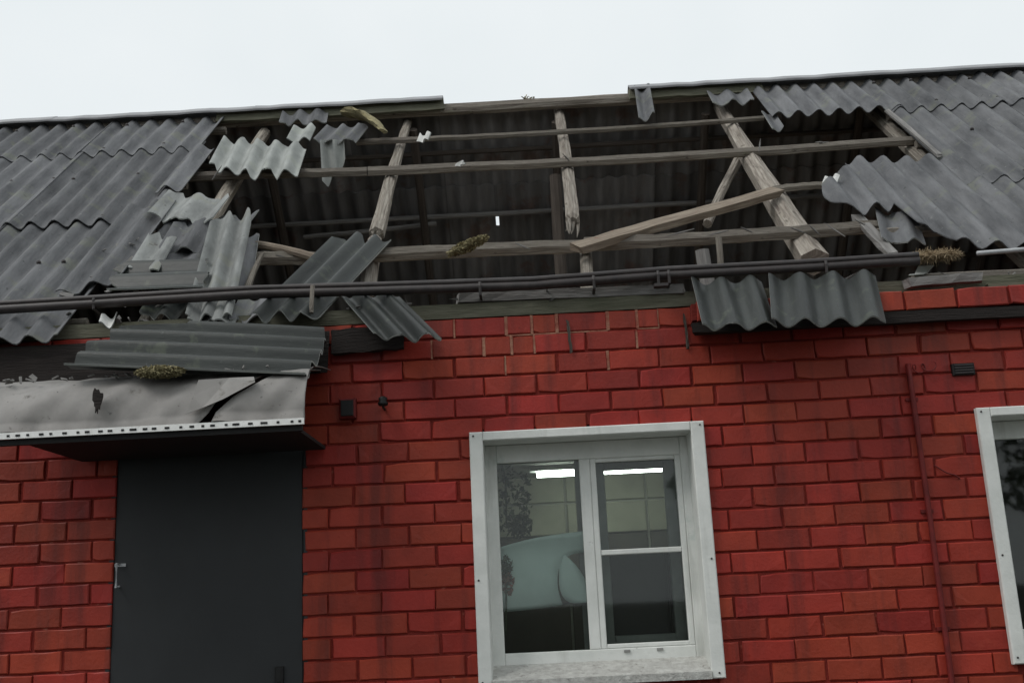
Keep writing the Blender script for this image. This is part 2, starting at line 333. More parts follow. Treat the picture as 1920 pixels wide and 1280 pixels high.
# ================================================================== HOUSE
HX = 5.4; YB = 2*roof(0, SRIDGE).y; ZT = 3.033; CH = 0.1031; BP = 0.26; BL = 0.250; BH = 0.0935
house = thing('brick_house', 'long red painted brick house with a torn-open grey corrugated roof', 'house', (0, 0, 0))
W1 = (-0.325, 0.836, 1.225, 2.443); W2 = (2.175, 3.336, 1.225, 2.437); DR = (-2.124, -1.133, 0.10, 2.48)
OPEN = [W1, W2, DR]
MORT = 0.010                                                     # mortar face lies this far behind the brick faces
def wall_core():
    xsn = sorted({-HX, HX, *[o[0]+0.02 for o in OPEN], *[o[1]-0.02 for o in OPEN]}); zs = sorted({0.0, 2.70, ZT, *[o[2]+0.02 for o in OPEN], *[o[3]-0.02 for o in OPEN]})
    op = lambda x, z: any(o[0] < x < o[1] and o[2] < z < o[3] for o in OPEN)
    mb = MB(); y0, y1 = MORT, 0.38; mats = []
    for i in range(len(xsn)-1):
        for j in range(len(zs)-1):
            xa, xb, za, zb = xsn[i], xsn[i+1], zs[j], zs[j+1]; cx, cz = (xa+xb)/2, (za+zb)/2
            if op(cx, cz): continue
            mb.add([(xa,y0,za),(xb,y0,za),(xb,y0,zb),(xa,y0,zb)], [(0,1,2,3)]); mb.add([(xa,y1,za),(xb,y1,za),(xb,y1,zb),(xa,y1,zb)], [(3,2,1,0)])
            for (ex, ez, q) in ((xa-1e-3, cz, [(xa,y0,za),(xa,y0,zb),(xa,y1,zb),(xa,y1,za)]), (xb+1e-3, cz, [(xb,y0,za),(xb,y1,za),(xb,y1,zb),(xb,y0,zb)]),
                                (cx, za-1e-3, [(xa,y0,za),(xa,y1,za),(xb,y1,za),(xb,y0,za)]), (cx, zb+1e-3, [(xa,y0,zb),(xb,y0,zb),(xb,y1,zb),(xa,y1,zb)])):
                if op(ex, ez) or ez > ZT or abs(ex) > HX: mb.add(q, [(0,1,2,3)])
    return mb
wall = wall_core().build('wall', 'mortar', house)
# bare, paler mortar where the cornice came away under the plate
wall.data.materials.append(MT['mortar_bare'])
CX0, CX1 = -0.60, 0.80
def brick_mesh(seed):
    rg = random.Random(seed); x, z, y1 = BL/2, BH/2, 0.06; b = 0.005; j = lambda q: rg.uniform(-q, q)
    out = [(-x,-z),(-x/3,-z),(x/3,-z),(x,-z),(x,0),(x,z),(x/3,z),(-x/3,z),(-x,z),(-x,0)]; k = len(out)
    out = [(a+j(.0018), c+j(.0016)) for a, c in out]
    if rg.random() < .3:                                         # a knocked corner
        q = rg.choice((0, 3, 5, 8)); out[q] = (out[q][0]*rg.uniform(.93, .97), out[q][1]*rg.uniform(.80, .92))
    v = [(a, y1, c) for a, c in out] + [(a, b+j(.0015), c) for a, c in out]
    v += [(a - math.copysign(b, a)*(1 if abs(a) > x*.6 else 0)+j(.0015), j(.0015), c - math.copysign(b, c)*(1 if abs(c) > z*.6 else 0)+j(.0015)) for a, c in out]
    f = [tuple(2*k+q for q in (0,1,8,9)), tuple(2*k+q for q in (1,7,8)), tuple(2*k+q for q in (1,2,6,7)), tuple(2*k+q for q in (2,3,4,5)), tuple(2*k+q for q in (2,5,6))]
    for q in range(k):
        n_ = (q+1) % k; f += [(k+q, k+n_, 2*k+n_, 2*k+q), (q, n_, k+n_, k+q)]
    me = bpy.data.meshes.new('brick'); me.from_pydata(v, [], f); me.materials.append(MT['brick']); return me, v, f
BM = [brick_mesh(i) for i in range(24)]
smear = MB(); field = MB(); nb = 0; rgb = random.Random(5)
def put_brick(xa, xb, zc, y=0.0, zs=1.0):
    global nb
    wd = xb-xa
    if wd < 0.03: return
    k = rgb.randrange(len(BM)); xc = (xa+xb)/2; yo = y + rgb.gauss(0, 0.0018); sx = wd/BL*(1 if rgb.random() < .5 else -1)
    tilt = rgb.gauss(0, 0.006); px, py = proj((xc, y, zc)); tx, ty = proj((xa, y, zc)), proj((xb, y, zc))
    inside = tx[0] < 1930 and ty[0] > -10 and 540 < py < 1300 and not (ty[0] < 600 and py < 800)
    if inside and nb < 300:
        o = bpy.data.objects.new('brick', BM[k][0]); COL.objects.link(o); o.parent = wall
        o.location = (xc, yo, zc); o.scale = (abs(sx), 1, zs); o.rotation_euler = (0, tilt, 0); nb += 1
    else: field.add([(xc+q[0]*abs(sx), yo+q[1], zc+q[2]*zs) for q in BM[k][1]], BM[k][2])
k = 0
while ZT - CH*k > 0.05:
    zc = ZT - CH*k - BH/2; row = []
    x = 1.055 + (0.0 if k % 2 else 0.122) - BP*40 + rgb.uniform(-0.012, 0.012)
    while x < HX:
        j = rgb.uniform(-0.006, 0.006); a, b = x+0.005+j, x+BP-0.005+rgb.uniform(-0.002, 0.002)
        x += BP
        if b < -HX or a > HX: continue
        segs = [(max(a, -HX), min(b, HX))]
        for o_ in OPEN:
            if o_[2]-0.02 < zc < o_[3]:
                ns = []
                for (p, q) in segs:
                    if q <= o_[0]+0.03 or p >= o_[1]-0.03: ns.append((p, q)); continue
                    if p < o_[0]+0.03: ns.append((p, o_[0]+0.03))
                    if q > o_[1]-0.03: ns.append((o_[1]-0.03, q))
                segs = ns
        if k == 0 and (a+b)/2 >= CX1:
            segs = []                                             # here the cornice course is still in place, see below
        for (p, q) in segs:
            if k <= 1 and CX0 < (p+q)/2 < CX1 and rgb.random() < 0.4 and q-p > 0.2:
                mid = p + (q-p)*rgb.uniform(0.42, 0.58); row += [(p, mid-0.006), (mid+0.006, q)]
            else: row.append((p, q))
    for (p, q) in row: put_brick(p, q, zc)
    if k < 4:                                                     # unpainted joints where the cornice came away
        for (p, q), (p2, q2) in zip(row, row[1:]):
            if CX0+.12*max(0,k-1) < q < CX1-.1*k and 0 < p2-q < .03 and rgb.random() < (.9,.8,.45,.12)[k]: smear.box(q-.001, p2+.001, .003, MORT-.001, zc-BH/2-.003, zc+BH/2+.002)
            if CX0+.1*k < p < CX1-.1*k and rgb.random() < (.8,.6,.3,.1)[k]: smear.box(p-.008, q+.004, .004, MORT-.001, zc-BH/2-(CH-BH)+.0015, zc-BH/2-.0015)
    k += 1
x = -HX
while x < HX:                                                     # cornice of headers standing out from the wall
    if x >= CX1: put_brick(x+0.004, min(x+BP-0.008, HX), ZT-0.046, y=-0.085, zs=1.05)
    x += BP
o = smear.build('bare_joints', 'mortar_bare', wall); o['kind'] = 'stuff'
fo = field.build('brickwork', 'brick', wall); fo['kind'] = 'stuff'
cm = MB()
for (a, b) in ((CX1+0.02, HX),): cm.box(a, b, -0.073, MORT-0.001, ZT-0.088, ZT-0.004)
cm.build('cornice_bed', 'mortar', wall)
plank('eave_shade_board', (-HX, -0.052, 2.885), (-1.02, -0.052, 2.885), .215, .03, 'eave_shade_leaf', house, up=Vector((0,-1,0)), seed=47, n=20, rough=.004)  # dark boards added to stand for deep shade under the left eave
plank('eave_shade_board', (-1.015, -0.045, 2.93), (-0.625, -0.045, 2.945), .125, .03, 'eave_shade_leaf', house, up=Vector((0,-1,0)), seed=48, n=8, rough=.006)
plank('eave_shade_board', (CX1+0.03, -0.055, 2.905), (HX, -0.055, 2.905), .055, .05, 'eave_shade_leaf', house, up=Vector((0,-1,0)), seed=49, n=20, rough=.004)  # dark strip added to deepen the shade under the cornice
# gables and rear wall close the house
gm = MB()
for sx in (-1, 1):
    xa, xb = (HX-0.3, HX) if sx > 0 else (-HX, -HX+0.3)
    v = [(xa,0.39,0),(xb,0.39,0),(xb,YB-0.31,0),(xa,YB-0.31,0),(xa,0.39,3.3),(xb,0.39,3.3),(xb,YB-0.31,3.3),(xa,YB-0.31,3.3),(xa,YB/2,5.36),(xb,YB/2,5.36)]
    mbg = MB(); mbg.add(v, [(0,1,5,4),(2,3,7,6),(0,4,8,7,3),(1,2,6,9,5),(4,5,9,8),(6,7,8,9)]); mbg.build('gable_wall', 'mortar', house)
rw = MB(); rw.box(-HX, HX, YB-0.30, YB, 0, 3.05); rw.build('rear_wall', 'mortar', house)
af = MB(); af.box(-HX+0.31, HX-0.31, 0.40, YB-0.32, 2.86, 3.0); af.build('attic_floor', 'attic_bounce', house)

# ------------------------------------------------------------------ windows
def window(Wn, full=True):
    x0, x1, z0, z1 = Wn; t = 0.066
    fr = MB(); yf, yb = 0.15, 0.21; a0, a1, b0, b1 = x0+t, x1-t, z0+0.055, z1-0.045
    gl0, gm0, gm1, gr1 = x0+0.123, x0+0.541, x0+0.625, x0+1.027; gz0, gz1 = z0+0.148, z1-0.137
    # outer frame with its mullion
    fr.bbox(a0-0.005, gl0, yf, yb, b0, b1); fr.bbox(gr1+0.03, a1+0.005, yf, yb, b0, b1)
    fr.bbox(gl0+0.0005, gr1+0.0295, yf+0.001, yb, gz1, b1); fr.bbox(gl0+0.0005, gr1+0.0295, yf+0.001, yb, b0, gz0)
    fr.bbox(gm0, gm1-0.03, yf+0.002, yb, gz0+0.0005, gz1-0.0005)
    wn = fr.build('window', 'white', house)
    for args in ((x0, x0+t, z0, z1), (x1-t, x1, z0, z1), (x0+t+0.001, x1-t-0.001, z1-0.045, z1)):
        m = MB(); m.bbox(args[0], args[1], -0.034, 0.0, args[2], args[3], 0.005); m.build('trim_board', 'white', wn)
    for (p, q) in ((x0+t-0.012, x0+t), (x1-t, x1-t+0.012)):
        m = MB(); m.box(p, q, 0.0005, yf-0.0005, z0+0.03, z1-0.02); m.build('reveal_board', 'white', wn)
    m = MB(); m.box(x0+t+0.0005, x1-t-0.0005, 0.0005, yf-0.0005, z1-0.045, z1-0.033); m.build('reveal_board', 'white', wn)
    s = MB()                                                       # sloping sill board
    v = [(x0+t,yf+0.02,z0+0.10),(x1-t,yf+0.02,z0+0.10),(x1-t,-0.045,z0+0.035),(x0+t,-0.045,z0+0.035),(x0+t,yf+0.02,z0+0.02),(x1-t,yf+0.02,z0+0.02),(x1-t,-0.045,z0),(x0+t,-0.045,z0)]
    s.add(v, [(0,3,2,1),(4,5,6,7),(3,7,6,2),(0,4,7,3),(1,2,6,5),(0,1,5,4)]); s.build('sill', 'sill', wn)
    sa = MB(); e = 0.03                                            # opening sash on the right
    sa.bbox(gm1-0.0295, gm1, yf+0.005, yb, gz0+0.0005, gz1-0.0005); sa.bbox(gr1, gr1+0.0295, yf+0.005, yb, gz0+0.0005, gz1-0.0005)
    sa.bbox(gm1+0.0005, gr1-0.0005, yf+0.006, yb, gz1-0.02, gz1-0.0005); sa.bbox(gm1+0.0005, gr1-0.0005, yf+0.006, yb, gz0+0.0005, gz0+0.022)
    sash = sa.build('sash', 'white', wn)
    zb = z0 + 0.61
    m = MB(); m.bbox(gm1+0.0005, gr1-0.0005, yf+0.008, yb, zb-0.013, zb+0.013); m.build('glazing_bar', 'white', wn)
    for (p, q, r, s_) in ((gl0, gm0, gz0, gz1), (gm1, gr1, zb+0.013, gz1-0.02), (gm1, gr1, gz0+0.022, zb-0.013)):
        m = MB(); m.box(p-0.004, q+0.004, yf+0.030, yf+0.034, r-0.004, s_+0.004); m.build('pane', 'glass', wn)
    inn = MB(); yi, yj = 0.30, 0.34                                # inner grey sash of the double window
    c0, c1, d0, d1 = gm1-0.05, gr1+0.04, gz0-0.03, gz1+0.02
    inn.bbox(c0, c0+0.10, yi, yj, d0, d1); inn.bbox(c1-0.085, c1, yi, yj, d0, d1)
    inn.bbox(c0+0.1005, c1-0.0855, yi, yj, d1-0.065, d1); inn.bbox(c0+0.1005, c1-0.0855, yi, yj, d0, d0+0.085)
    inn.build('inner_sash', 'inner', wn)
    il = MB(); il.bbox(x0+0.02, gl0-0.02, yi, yj, d0, d1); il.build('inner_frame', 'inner', wn)
    m = MB(); m.box(gm0-0.02, c0-0.001, yi, yj, d0, d1); m.build('inner_frame', 'inner', wn)
    for q in ((gm1+0.08, z0+0.128), (gm1+0.24, z0+0.13)):          # small hinges under the sash
        m = MB(); m.box(q[0], q[0]+0.03, yf-0.006, yf+0.0005, q[1], q[1]+0.012); m.build('hinge', 'inner', wn)
    for (nx, nz) in ((x0+0.02, z1-0.02), (x1-0.02, z1-0.02), (x1-0.03, z0+0.025), (x0+0.02, z0+0.03), (x1-0.02, z0+0.55), (x0+0.02, z0+0.5)):
        m = MB(); m.tube([(nx, -0.0375, nz), (nx, -0.0335, nz)], 0.005, 6); m.build('nail', 'iron', wn)
    return wn
window(W1); window(W2)

# ------------------------------------------------------------------ room behind the windows
YR = 4.7; ZC = 2.74
rm = MB(); rm.box(-1.0, 1.75, YR+0.03, YR+0.15, 0.05, ZC); room_wall = rm.build('room_wall', 'roomdark', house)
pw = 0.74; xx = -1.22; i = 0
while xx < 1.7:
    for (za, zb_, mm) in ((0.1, 1.58, 'room_falloff'), (1.6, 2.19, 'room_falloff'), (2.205, ZC-0.26, 'room')):
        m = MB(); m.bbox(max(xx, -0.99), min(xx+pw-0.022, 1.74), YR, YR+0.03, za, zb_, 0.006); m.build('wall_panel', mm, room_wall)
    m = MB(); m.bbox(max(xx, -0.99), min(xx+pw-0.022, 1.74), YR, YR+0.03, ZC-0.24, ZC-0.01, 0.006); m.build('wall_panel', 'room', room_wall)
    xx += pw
for (p, q) in ((-1.10, -1.0), (1.75, 1.85)):
    m = MB(); m.box(p, q, 0.39, YR+0.15, 0.05, ZC); m.build('partition', 'roomdark', house)
m = MB(); m.box(-HX+0.31, HX-0.31, 0.39, YB-0.32, ZC+0.001, ZC+0.1); m.build('room_ceiling', 'roomdark', house)
m = MB(); m.box(1.86, HX-0.32, 3.0, 3.1, 0.05, ZC); m.build('room_wall', 'roomdark', house)
lp = thing('strip_lamp', 'lit white fluorescent strip lamp on the ceiling inside the middle window', 'lamp', (0.56, 3.95, 2.68))
m = MB(); m.box(-0.06, 1.18, 3.88, 4.02, 2.70, ZC-0.001); m.build('housing', 'white', lp)
for yy in (3.915, 3.985):
    m = MB(); m.tube([(0.0, yy, 2.672), (1.12, yy, 2.672)], 0.019, 8); m.build('tube', 'tube', lp, smooth=True)

# pale folded film behind the left pane
Yp = 0.46
def wp(px, py, Y=Yp): return onY(px, py, Y)
fm = MB()
Pf = [wp(916,1032,0.226), wp(1003,1004,0.219), wp(1124,992,0.211), wp(1128,1034,0.256), wp(1050,1033,0.271), wp(962,1036,0.271), wp(916,1050,0.264),
      wp(1042,1098,0.200), wp(968,1106,0.204), wp(916,1112,0.211), wp(1055,1133,0.249), wp(1000,1142,0.249), wp(916,1148,0.249)]
fm.add(Pf, [(0,1,5,6),(1,2,3,4,5),(5,4,7,8),(6,5,8,9),(8,7,10,11),(9,8,11,12)])
Pg = [wp(1052,1035,0.268), wp(1064,1043,0.249), wp(1084,1062,0.237), wp(1100,1090,0.230), wp(1114,1120,0.226), wp(1112,1126,0.230), wp(1062,1136,0.249), wp(1044,1099,0.201)]
fm.add(Pg, [(0,1,2,7),(2,3,6,7),(3,4,5,6)])
fo2 = fm.build('plastic_film', 'teal'); fo2['kind'] = 'thing'
sub = fo2.modifiers.new('soft_folds', 'SUBSURF'); sub.levels = 2; sub.render_levels = 2; sub.boundary_smooth = 'PRESERVE_CORNERS'
for p_ in fo2.data.polygons: p_.use_smooth = True
sol = fo2.modifiers.new('thickness', 'SOLIDIFY'); sol.thickness = 0.004
tag(fo2, 'pale teal sheet of folded plastic film standing behind the left window pane', 'film')
m = MB(); m.box(-0.30, 0.24, 0.395, 0.62, 1.22, 1.30); b_ = m.build('window_board', 'inner', house)
# board under the film and a dark cupboard behind the right pane
cb = thing('cupboard', 'dark cupboard standing inside behind the lower right window pane', 'cupboard', (0.55, 0.7, 0.1))
m = MB(); m.bbox(0.26, 1.05, 0.52, 0.95, 0.1, 1.855, 0.01); m.build('carcass', 'cupboard', cb)
for (p, q) in ((0.275, 0.65), (0.66, 1.035)):
    m = MB(); m.bbox(p, q, 0.498, 0.519, 0.15, 1.84, 0.005); d_ = m.build('door', 'cupboard', cb)
def leaves(name, c, ext, n, size, m, label, cat, seed, parent=None):
    rg = random.Random(seed); mb = MB()
    for i in range(n):
        while True:
            q = Vector((rg.uniform(-1,1), rg.uniform(-1,1), rg.uniform(-1,1)))
            if q.length < 1: break
        p = Vector(c) + Vector((q.x*ext[0], q.y*ext[1], q.z*ext[2])); d = Vector((rg.gauss(0,1), rg.gauss(0,1), rg.gauss(0,1))).normalized()
        s = d.cross(Vector((rg.gauss(0,1), rg.gauss(0,1), rg.gauss(0,1)))).normalized(); L = size*rg.uniform(0.6, 1.3)
        mb.add([p-d*L, p+s*L*0.35, p+d*L, p-s*L*0.35], [(0,1,2,3)])
    return mb.build(name, m, parent)
hp = thing('houseplant', 'dark leafy houseplant hanging inside the top left of the middle window', 'plant', wp(960, 960, .6))
leaves('foliage', wp(958,935,.62), (0.12,0.08,0.20), 300, 0.022, 'leaf', None, None, 3, hp)
leaves('foliage', wp(975,985,.62), (0.075,0.06,0.07), 160, 0.022, 'leaf', None, None, 4, hp)
m = MB(); m.tube([wp(950,990,.62), wp(948,900,.62), wp(940,868,.62)], 0.006, 6); m.build('stem', 'leaf', hp)
fl = thing('flower_bunch', 'pinkish dried flower bunch at the lower left of the middle window', 'flowers', wp(950, 1120, .40))
leaves('petals', wp(951,1092,.215), (0.035,0.016,0.065), 170, 0.014, 'flower', None, None, 8, fl)
leaves('foliage', wp(950,1062,.215), (0.03,0.014,0.055), 110, 0.015, 'leaf', None, None, 9, fl)
m = MB(); m.tube([wp(948,1190,.215), wp(950,1080,.215)], 0.005, 6); m.build('stem', 'leaf', fl)

# ------------------------------------------------------------------ door
dx0, dx1 = DR[0], DR[1]
dm = MB(); dm.bbox(dx0+0.03, dx1-0.03, 0.012, 0.10, 0.12, 2.44, 0.004); door = dm.build('door', 'door', house)
fm_ = MB(); fm_.bbox(dx0+0.004, dx0+0.028, 0.009, 0.12, 0.12, 2.475); fm_.bbox(dx1-0.028, dx1-0.004, 0.009, 0.12, 0.12, 2.475); fm_.bbox(dx0+0.029, dx1-0.029, 0.010, 0.12, 2.443, 2.475)
fm_.build('door_frame', 'door', door)
hz = onY(211, 1078, 0.0)
m = MB(); m.tube([(hz.x+0.03, 0.012, hz.z+0.05), (hz.x+0.03, -0.03, hz.z+0.055), (hz.x+0.03, -0.03, hz.z-0.06), (hz.x+0.03, 0.012, hz.z-0.055)], 0.006, 6); m.build('handle', 'steel', door)
m = MB(); m.box(hz.x+0.005, hz.x+0.06, 0.0065, 0.0115, hz.z+0.04, hz.z+0.055); m.build('hasp', 'steel', door)
lz = onY(527, 1262, 0.04)
m = MB(); m.bbox(lz.x-0.02, lz.x+0.02, -0.012, 0.0115, lz.z-0.12, lz.z+0.035, 0.008); m.build('lock_plate', 'black', door)
m = MB(); m.tube([(lz.x, -0.012, lz.z-0.045), (lz.x, -0.05, lz.z-0.045), (lz.x-0.11, -0.05, lz.z-0.05)], 0.011, 8); m.build('handle', 'black', door)
m = MB(); m.box(dx0-0.25, dx1+0.25, -0.9, 0.0, 0.002, 0.118); m.build('doorstep', 'wood_grey', house)

# ------------------------------------------------------------------ roof frame
RX = HX + 0.25
for (px0, py0, px1, py1, r0, r1, sp, sd_) in ((766,226,706,440,.032,.052,.05,1), (1047,210,1074,412,.042,.05,.26,2), (1347,196,1527,492,.05,.085,0,3)):
    a = onR(px0, py0, -0.13); b = onR(px1, py1, -0.13); x_, s_ = xs(px0, py0, -0.13); d = (a-b).normalized()
    a = a + d*((SRIDGE-0.1-s_)*1.0 if s_ < SRIDGE-0.1 else 0)
    pole('rafter', a, b, r0, r1, 'wood', house, seed=sd_, n=14, bend=0.012, spike=sp, k=6)
pole('rafter', onR(703,452,-0.13), onR(690,545,-0.13), .045, .05, 'wood', house, seed=11, n=6, bend=.01)
pole('rafter', onR(1099,474,-0.13), onR(1102,560,-0.13), .036, .04, 'wood', house, seed=12, n=6, bend=.006)
for x_ in (-5.0, -3.4, -2.06, 2.75, 4.0, 5.2):
    pole('rafter', roof(x_, 3.6, -0.13), roof(x_, 0.05, -0.13), .05, .055, 'wood', house, seed=int(x_*10)+99, bend=.008)
for x_ in (-5.0, -3.4, -2.06, -0.85, 0.3, 1.5, 2.75, 4.0, 5.2):                     # rear rafters
    a = roof(x_, 3.58, -0.16); b = roof(x_, 0.05, -0.16); a.y = YB-a.y; b.y = YB-b.y
    if x_ in (0.3, -0.85, 1.5): a.z -= 0.02
    pole('rafter', a, b, .035, .04, 'wood_dark', house, seed=int(x_*10)+300, bend=.01)
def batten(p, q, r, seed, n=-0.055, bend=0.012, m='wood'): return pole('batten', onR(*p, n), onR(*q, n), r, r*0.95, m, house, seed=seed, n=18, bend=bend, k=6)
batten((668,267),(793,262),.026,21); batten((793,261),(1432,222),.022,22, bend=.02)
batten((340,333),(690,322),.036,23); batten((690,322),(1712,264),.036,24, bend=.02)
batten((600,485),(1105,461),.046,25, bend=.014); batten((1095,459),(1642,425),.045,26, bend=.014); batten((452,487),(605,486),.046,27)
batten((1450,356),(1556,347),.028,28)
for s_ in (0.15, 0.77, 1.42, 2.26, 2.9, 3.5):
    for (p, q) in ((-RX, -2.34), (2.74 if s_ > 1.5 else 2.02, RX)):
        if s_ == 2.9 and p < 0 or True:
            pole('batten', roof(p, s_, -0.06), roof(q, s_, -0.06), .032, .032, 'wood', house, seed=int(s_*50)+int(p*3)+70, bend=.006)
for s_ in (0.3, 0.9, 1.5, 2.05, 2.72, 2.66, 3.3):                                    # rear battens
    a = roof(-RX+.1, s_, -0.055); b = roof(RX-.1, s_, -0.055)
    if s_ == 2.66: a = roof(-0.75, 2.66, -0.09); b = roof(-1.9, 2.60, -0.09)
    a.y = YB-a.y; b.y = YB-b.y
    pole('batten', a, b, .022, .022, 'wood_grey' if 2.5 < s_ < 2.75 else 'wood_dark', house, seed=int(s_*100)+7, n=24, bend=.012)
rp_ = roof(0, SRIDGE)
pole('ridge_pole', (-RX, rp_.y, rp_.z-0.055), (RX, rp_.y, rp_.z-0.05), .05, .05, 'wood', house, seed=31, n=40, bend=.01)
for (p, q) in ((-2.42, -0.60), (0.91, 1.95)):
    plank('ridge_shade_board', (p, rp_.y-0.075, rp_.z-0.045), (q, rp_.y-0.075, rp_.z-0.045), .10, .025, 'wood_moss', house, up=Vector((0,-1,0.2)), seed=45, n=12, rough=.006)  # board added to darken the backlit band under the ridge cap
plank('edge_board', onR(1664,208,.015), onR(1762,292,.015), .035, .015, 'wood_grey', house, seed=46)
pole('strut', onR(1392,286,-0.22), onR(1326,420,-0.30), .034, .032, 'wood', house, seed=32, n=8)
pole('post', onY(1041,330,2.35), Vector((onY(1041,330,2.35).x-0.01, 2.35, 3.0)), .045, .05, 'wood_dark', house, seed=33, n=8)
pole('post', onY(1347,445,0.55), Vector((onY(1349,495,0.55).x, 0.55, 3.0)), .018, .02, 'wood', house, seed=34, n=6)
pole('post', onY(1316,470,0.5), Vector((onY(1330,500,0.5).x, 0.5, 3.0)), .04, .05, 'wood_grey', house, seed=35, n=6)
plank('rafter_board', onR(1608,408,-0.03), onR(1676,480,-0.05), 0.062, 0.03, 'wood_grey', house, seed=36)
# plates and boards on top of the wall
plank('wall_plate', (-HX, 0.10, ZT+0.045), (HX, 0.10, ZT+0.05), 0.17, 0.075, 'wood_moss', house, up=Vector((0,0,1)), seed=41, n=30, rough=.006)
a, b = onY(857,560,0.03), onY(1282,543,0.03)
plank('eave_board', a, b, 0.055, 0.05, 'wood_grey', house, up=Vector((0,0,1)), seed=42, n=14, rough=.006)
a, b = onY(1702,531,-0.03), onY(1838,520,-0.03)
plank('eave_board', a, b, 0.05, 0.045, 'wood_grey', house, up=Vector((0,0,1)), seed=43, n=8, rough=.006)
a, b = onY(1856,540,-0.02), onY(2100,528,-0.02)
plank('eave_board', a, b, 0.05, 0.035, 'wood_moss', house, up=Vector((0,0,1)), seed=44, n=8, rough=.006)

# ------------------------------------------------------------------ fixed roof sheets
CW = WAVE*6
def sheet_x(x): return x
LX = -2.37
for c in range(4):
    xb = LX - c*CW; xa = xb - CW - WAVE*0.9
    for r, (s0, s1) in enumerate(((-0.16, 1.56), (1.42, 2.96), (2.82, 3.66))):
        rg = random.Random(c*7+r); bumpx = rg.uniform(-0.008, 0.008)
        roof_sheet(xa+bumpx, xb+bumpx+(0.02 if r == 1 else 0), jag(c*9+r, .008, .07, s0 + (rg.uniform(-.02,.02))), s1, c*11+r+1, house, n0=0.009*(c % 2))
# doubled broken edge of the lowest left sheet
roof_sheet(-2.53, -2.225, pl([(-2.53,.30),(-2.30,.44),(-2.22,.50)]), pl([(-2.53,1.60),(-2.36,1.66),(-2.22,1.62)]), 61, house, n0=0.035, m='sheet')
roof_sheet(-2.45, -2.27, 1.9, 2.84, 62, house, n0=0.022)
# right-hand side
for c in range(-1, 4):
    xa = 2.735 + c*CW; xb = xa + CW + WAVE*0.9
    for r in (0, 1, 2):
        if r == 2:
            if c == -1: roof_sheet(1.878, xb, jag(77, .012, .05, 2.87), 3.66, 40, house, n0=0.0)
            else: roof_sheet(xa, xb, jag(c+80, .010, .07, 2.84), 3.66, 41+c, house, n0=0.009*(c % 2))
        elif r == 1 and c >= 0: roof_sheet(xa, xb, jag(c+90, .012, .07, 1.33), 2.98, 51+c, house, n0=0.009*(c % 2))
        elif r == 0 and c >= 0: roof_sheet(xa, xb, jag(c+95, .02, .07, 0.27), 1.50, 56+c, house, n0=0.009*(c % 2))
roof_sheet(1.835, 2.87, pl([(1.835,1.22),(1.90,1.05),(1.95,.88),(2.03,.97),(2.09,1.0),(2.12,.93),(2.19,1.02),(2.195,.70),(2.22,.62),(2.30,.60),(2.33,.42),(2.45,.34),(2.87,.26)]),
           pl([(1.835,1.26),(1.87,1.44),(1.98,1.47),(2.0,1.62),(2.10,1.66),(2.11,1.78),(2.2,1.84),(2.5,1.80),(2.87,1.84)]), 64, house, n0=0.012, warp=.008)
# rear slope
c = 0; xa = -RX - 0.32
hole = (-0.225, 3.576)
while xa < RX:
    for r, (s0, s1) in enumerate(((-0.16, 1.56), (1.42, 2.96), (2.82, 3.66))):
        if r == 1 and xa+WAVE < -0.225 < xa+CW:                    # the sheet with a small hole through to the sky
            ha, hb = -0.239, -0.211
            for (p, q, l_, h_) in ((xa, ha, s0, s1), (ha, hb, s0, 2.575), (ha, hb, 2.665, s1), (hb, xa+CW+WAVE*0.9, s0, s1)):
                roof_sheet(p, q, l_, h_, 200+c*3+r, house, n0=0.009*(c % 2), m='back', side=-1, tilt=0)
            continue
        roof_sheet(xa, xa+CW+WAVE*0.9, jag(c+140, .01, .07, s0), s1, 200+c*3+r, house, n0=0.009*(c % 2), m='back', side=-1)
    xa += CW; c += 1
# ridge caps
def cap(x0, x1, sd, dz=0.0):
    mb = MB(); rg = random.Random(sd); n = 14; V = []; Fc = []; y, z = rp_.y, rp_.z+0.075+dz
    prof = [(-0.13,-0.088),(-0.128,-0.080),(-0.045,-0.022),(-0.02,-0.010),(0.02,-0.010),(0.045,-0.022),(0.128,-0.08),(0.13,-0.088)]
    inner = [(p[0]*0.97, p[1]-0.012) for p in prof][::-1]
    ring = prof + inner; k = len(ring)
    for i in range(n):
        x = x0+(x1-x0)*i/(n-1); dzz = rg.uniform(-.004, .004)
        for q in ring: V.append((x, y+q[0], z+q[1]+dzz))
    for i in range(n-1):
        for j in range(k): Fc.append((i*k+j, i*k+(j+1) % k, (i+1)*k+(j+1) % k, (i+1)*k+j))
    Fc += [tuple(range(k))[::-1], tuple((n-1)*k+j for j in range(k))]
    mb.add(V, Fc); return mb.build('ridge_cap', 'cap', house)
xl = -0.60; xr = 0.90
cuts = [xl, -2.1, -3.75, -RX]
for a, b in zip(cuts[1:], cuts): cap(a-0.02, b, int(a*10)+99, 0.004*(int(a*7) % 2))
cuts = [xr, 2.5, 4.2, RX]
for a, b in zip(cuts, cuts[1:]): cap(a, min(b+0.02, RX), int(a*10)+55, 0.004*(int(a*7) % 2))

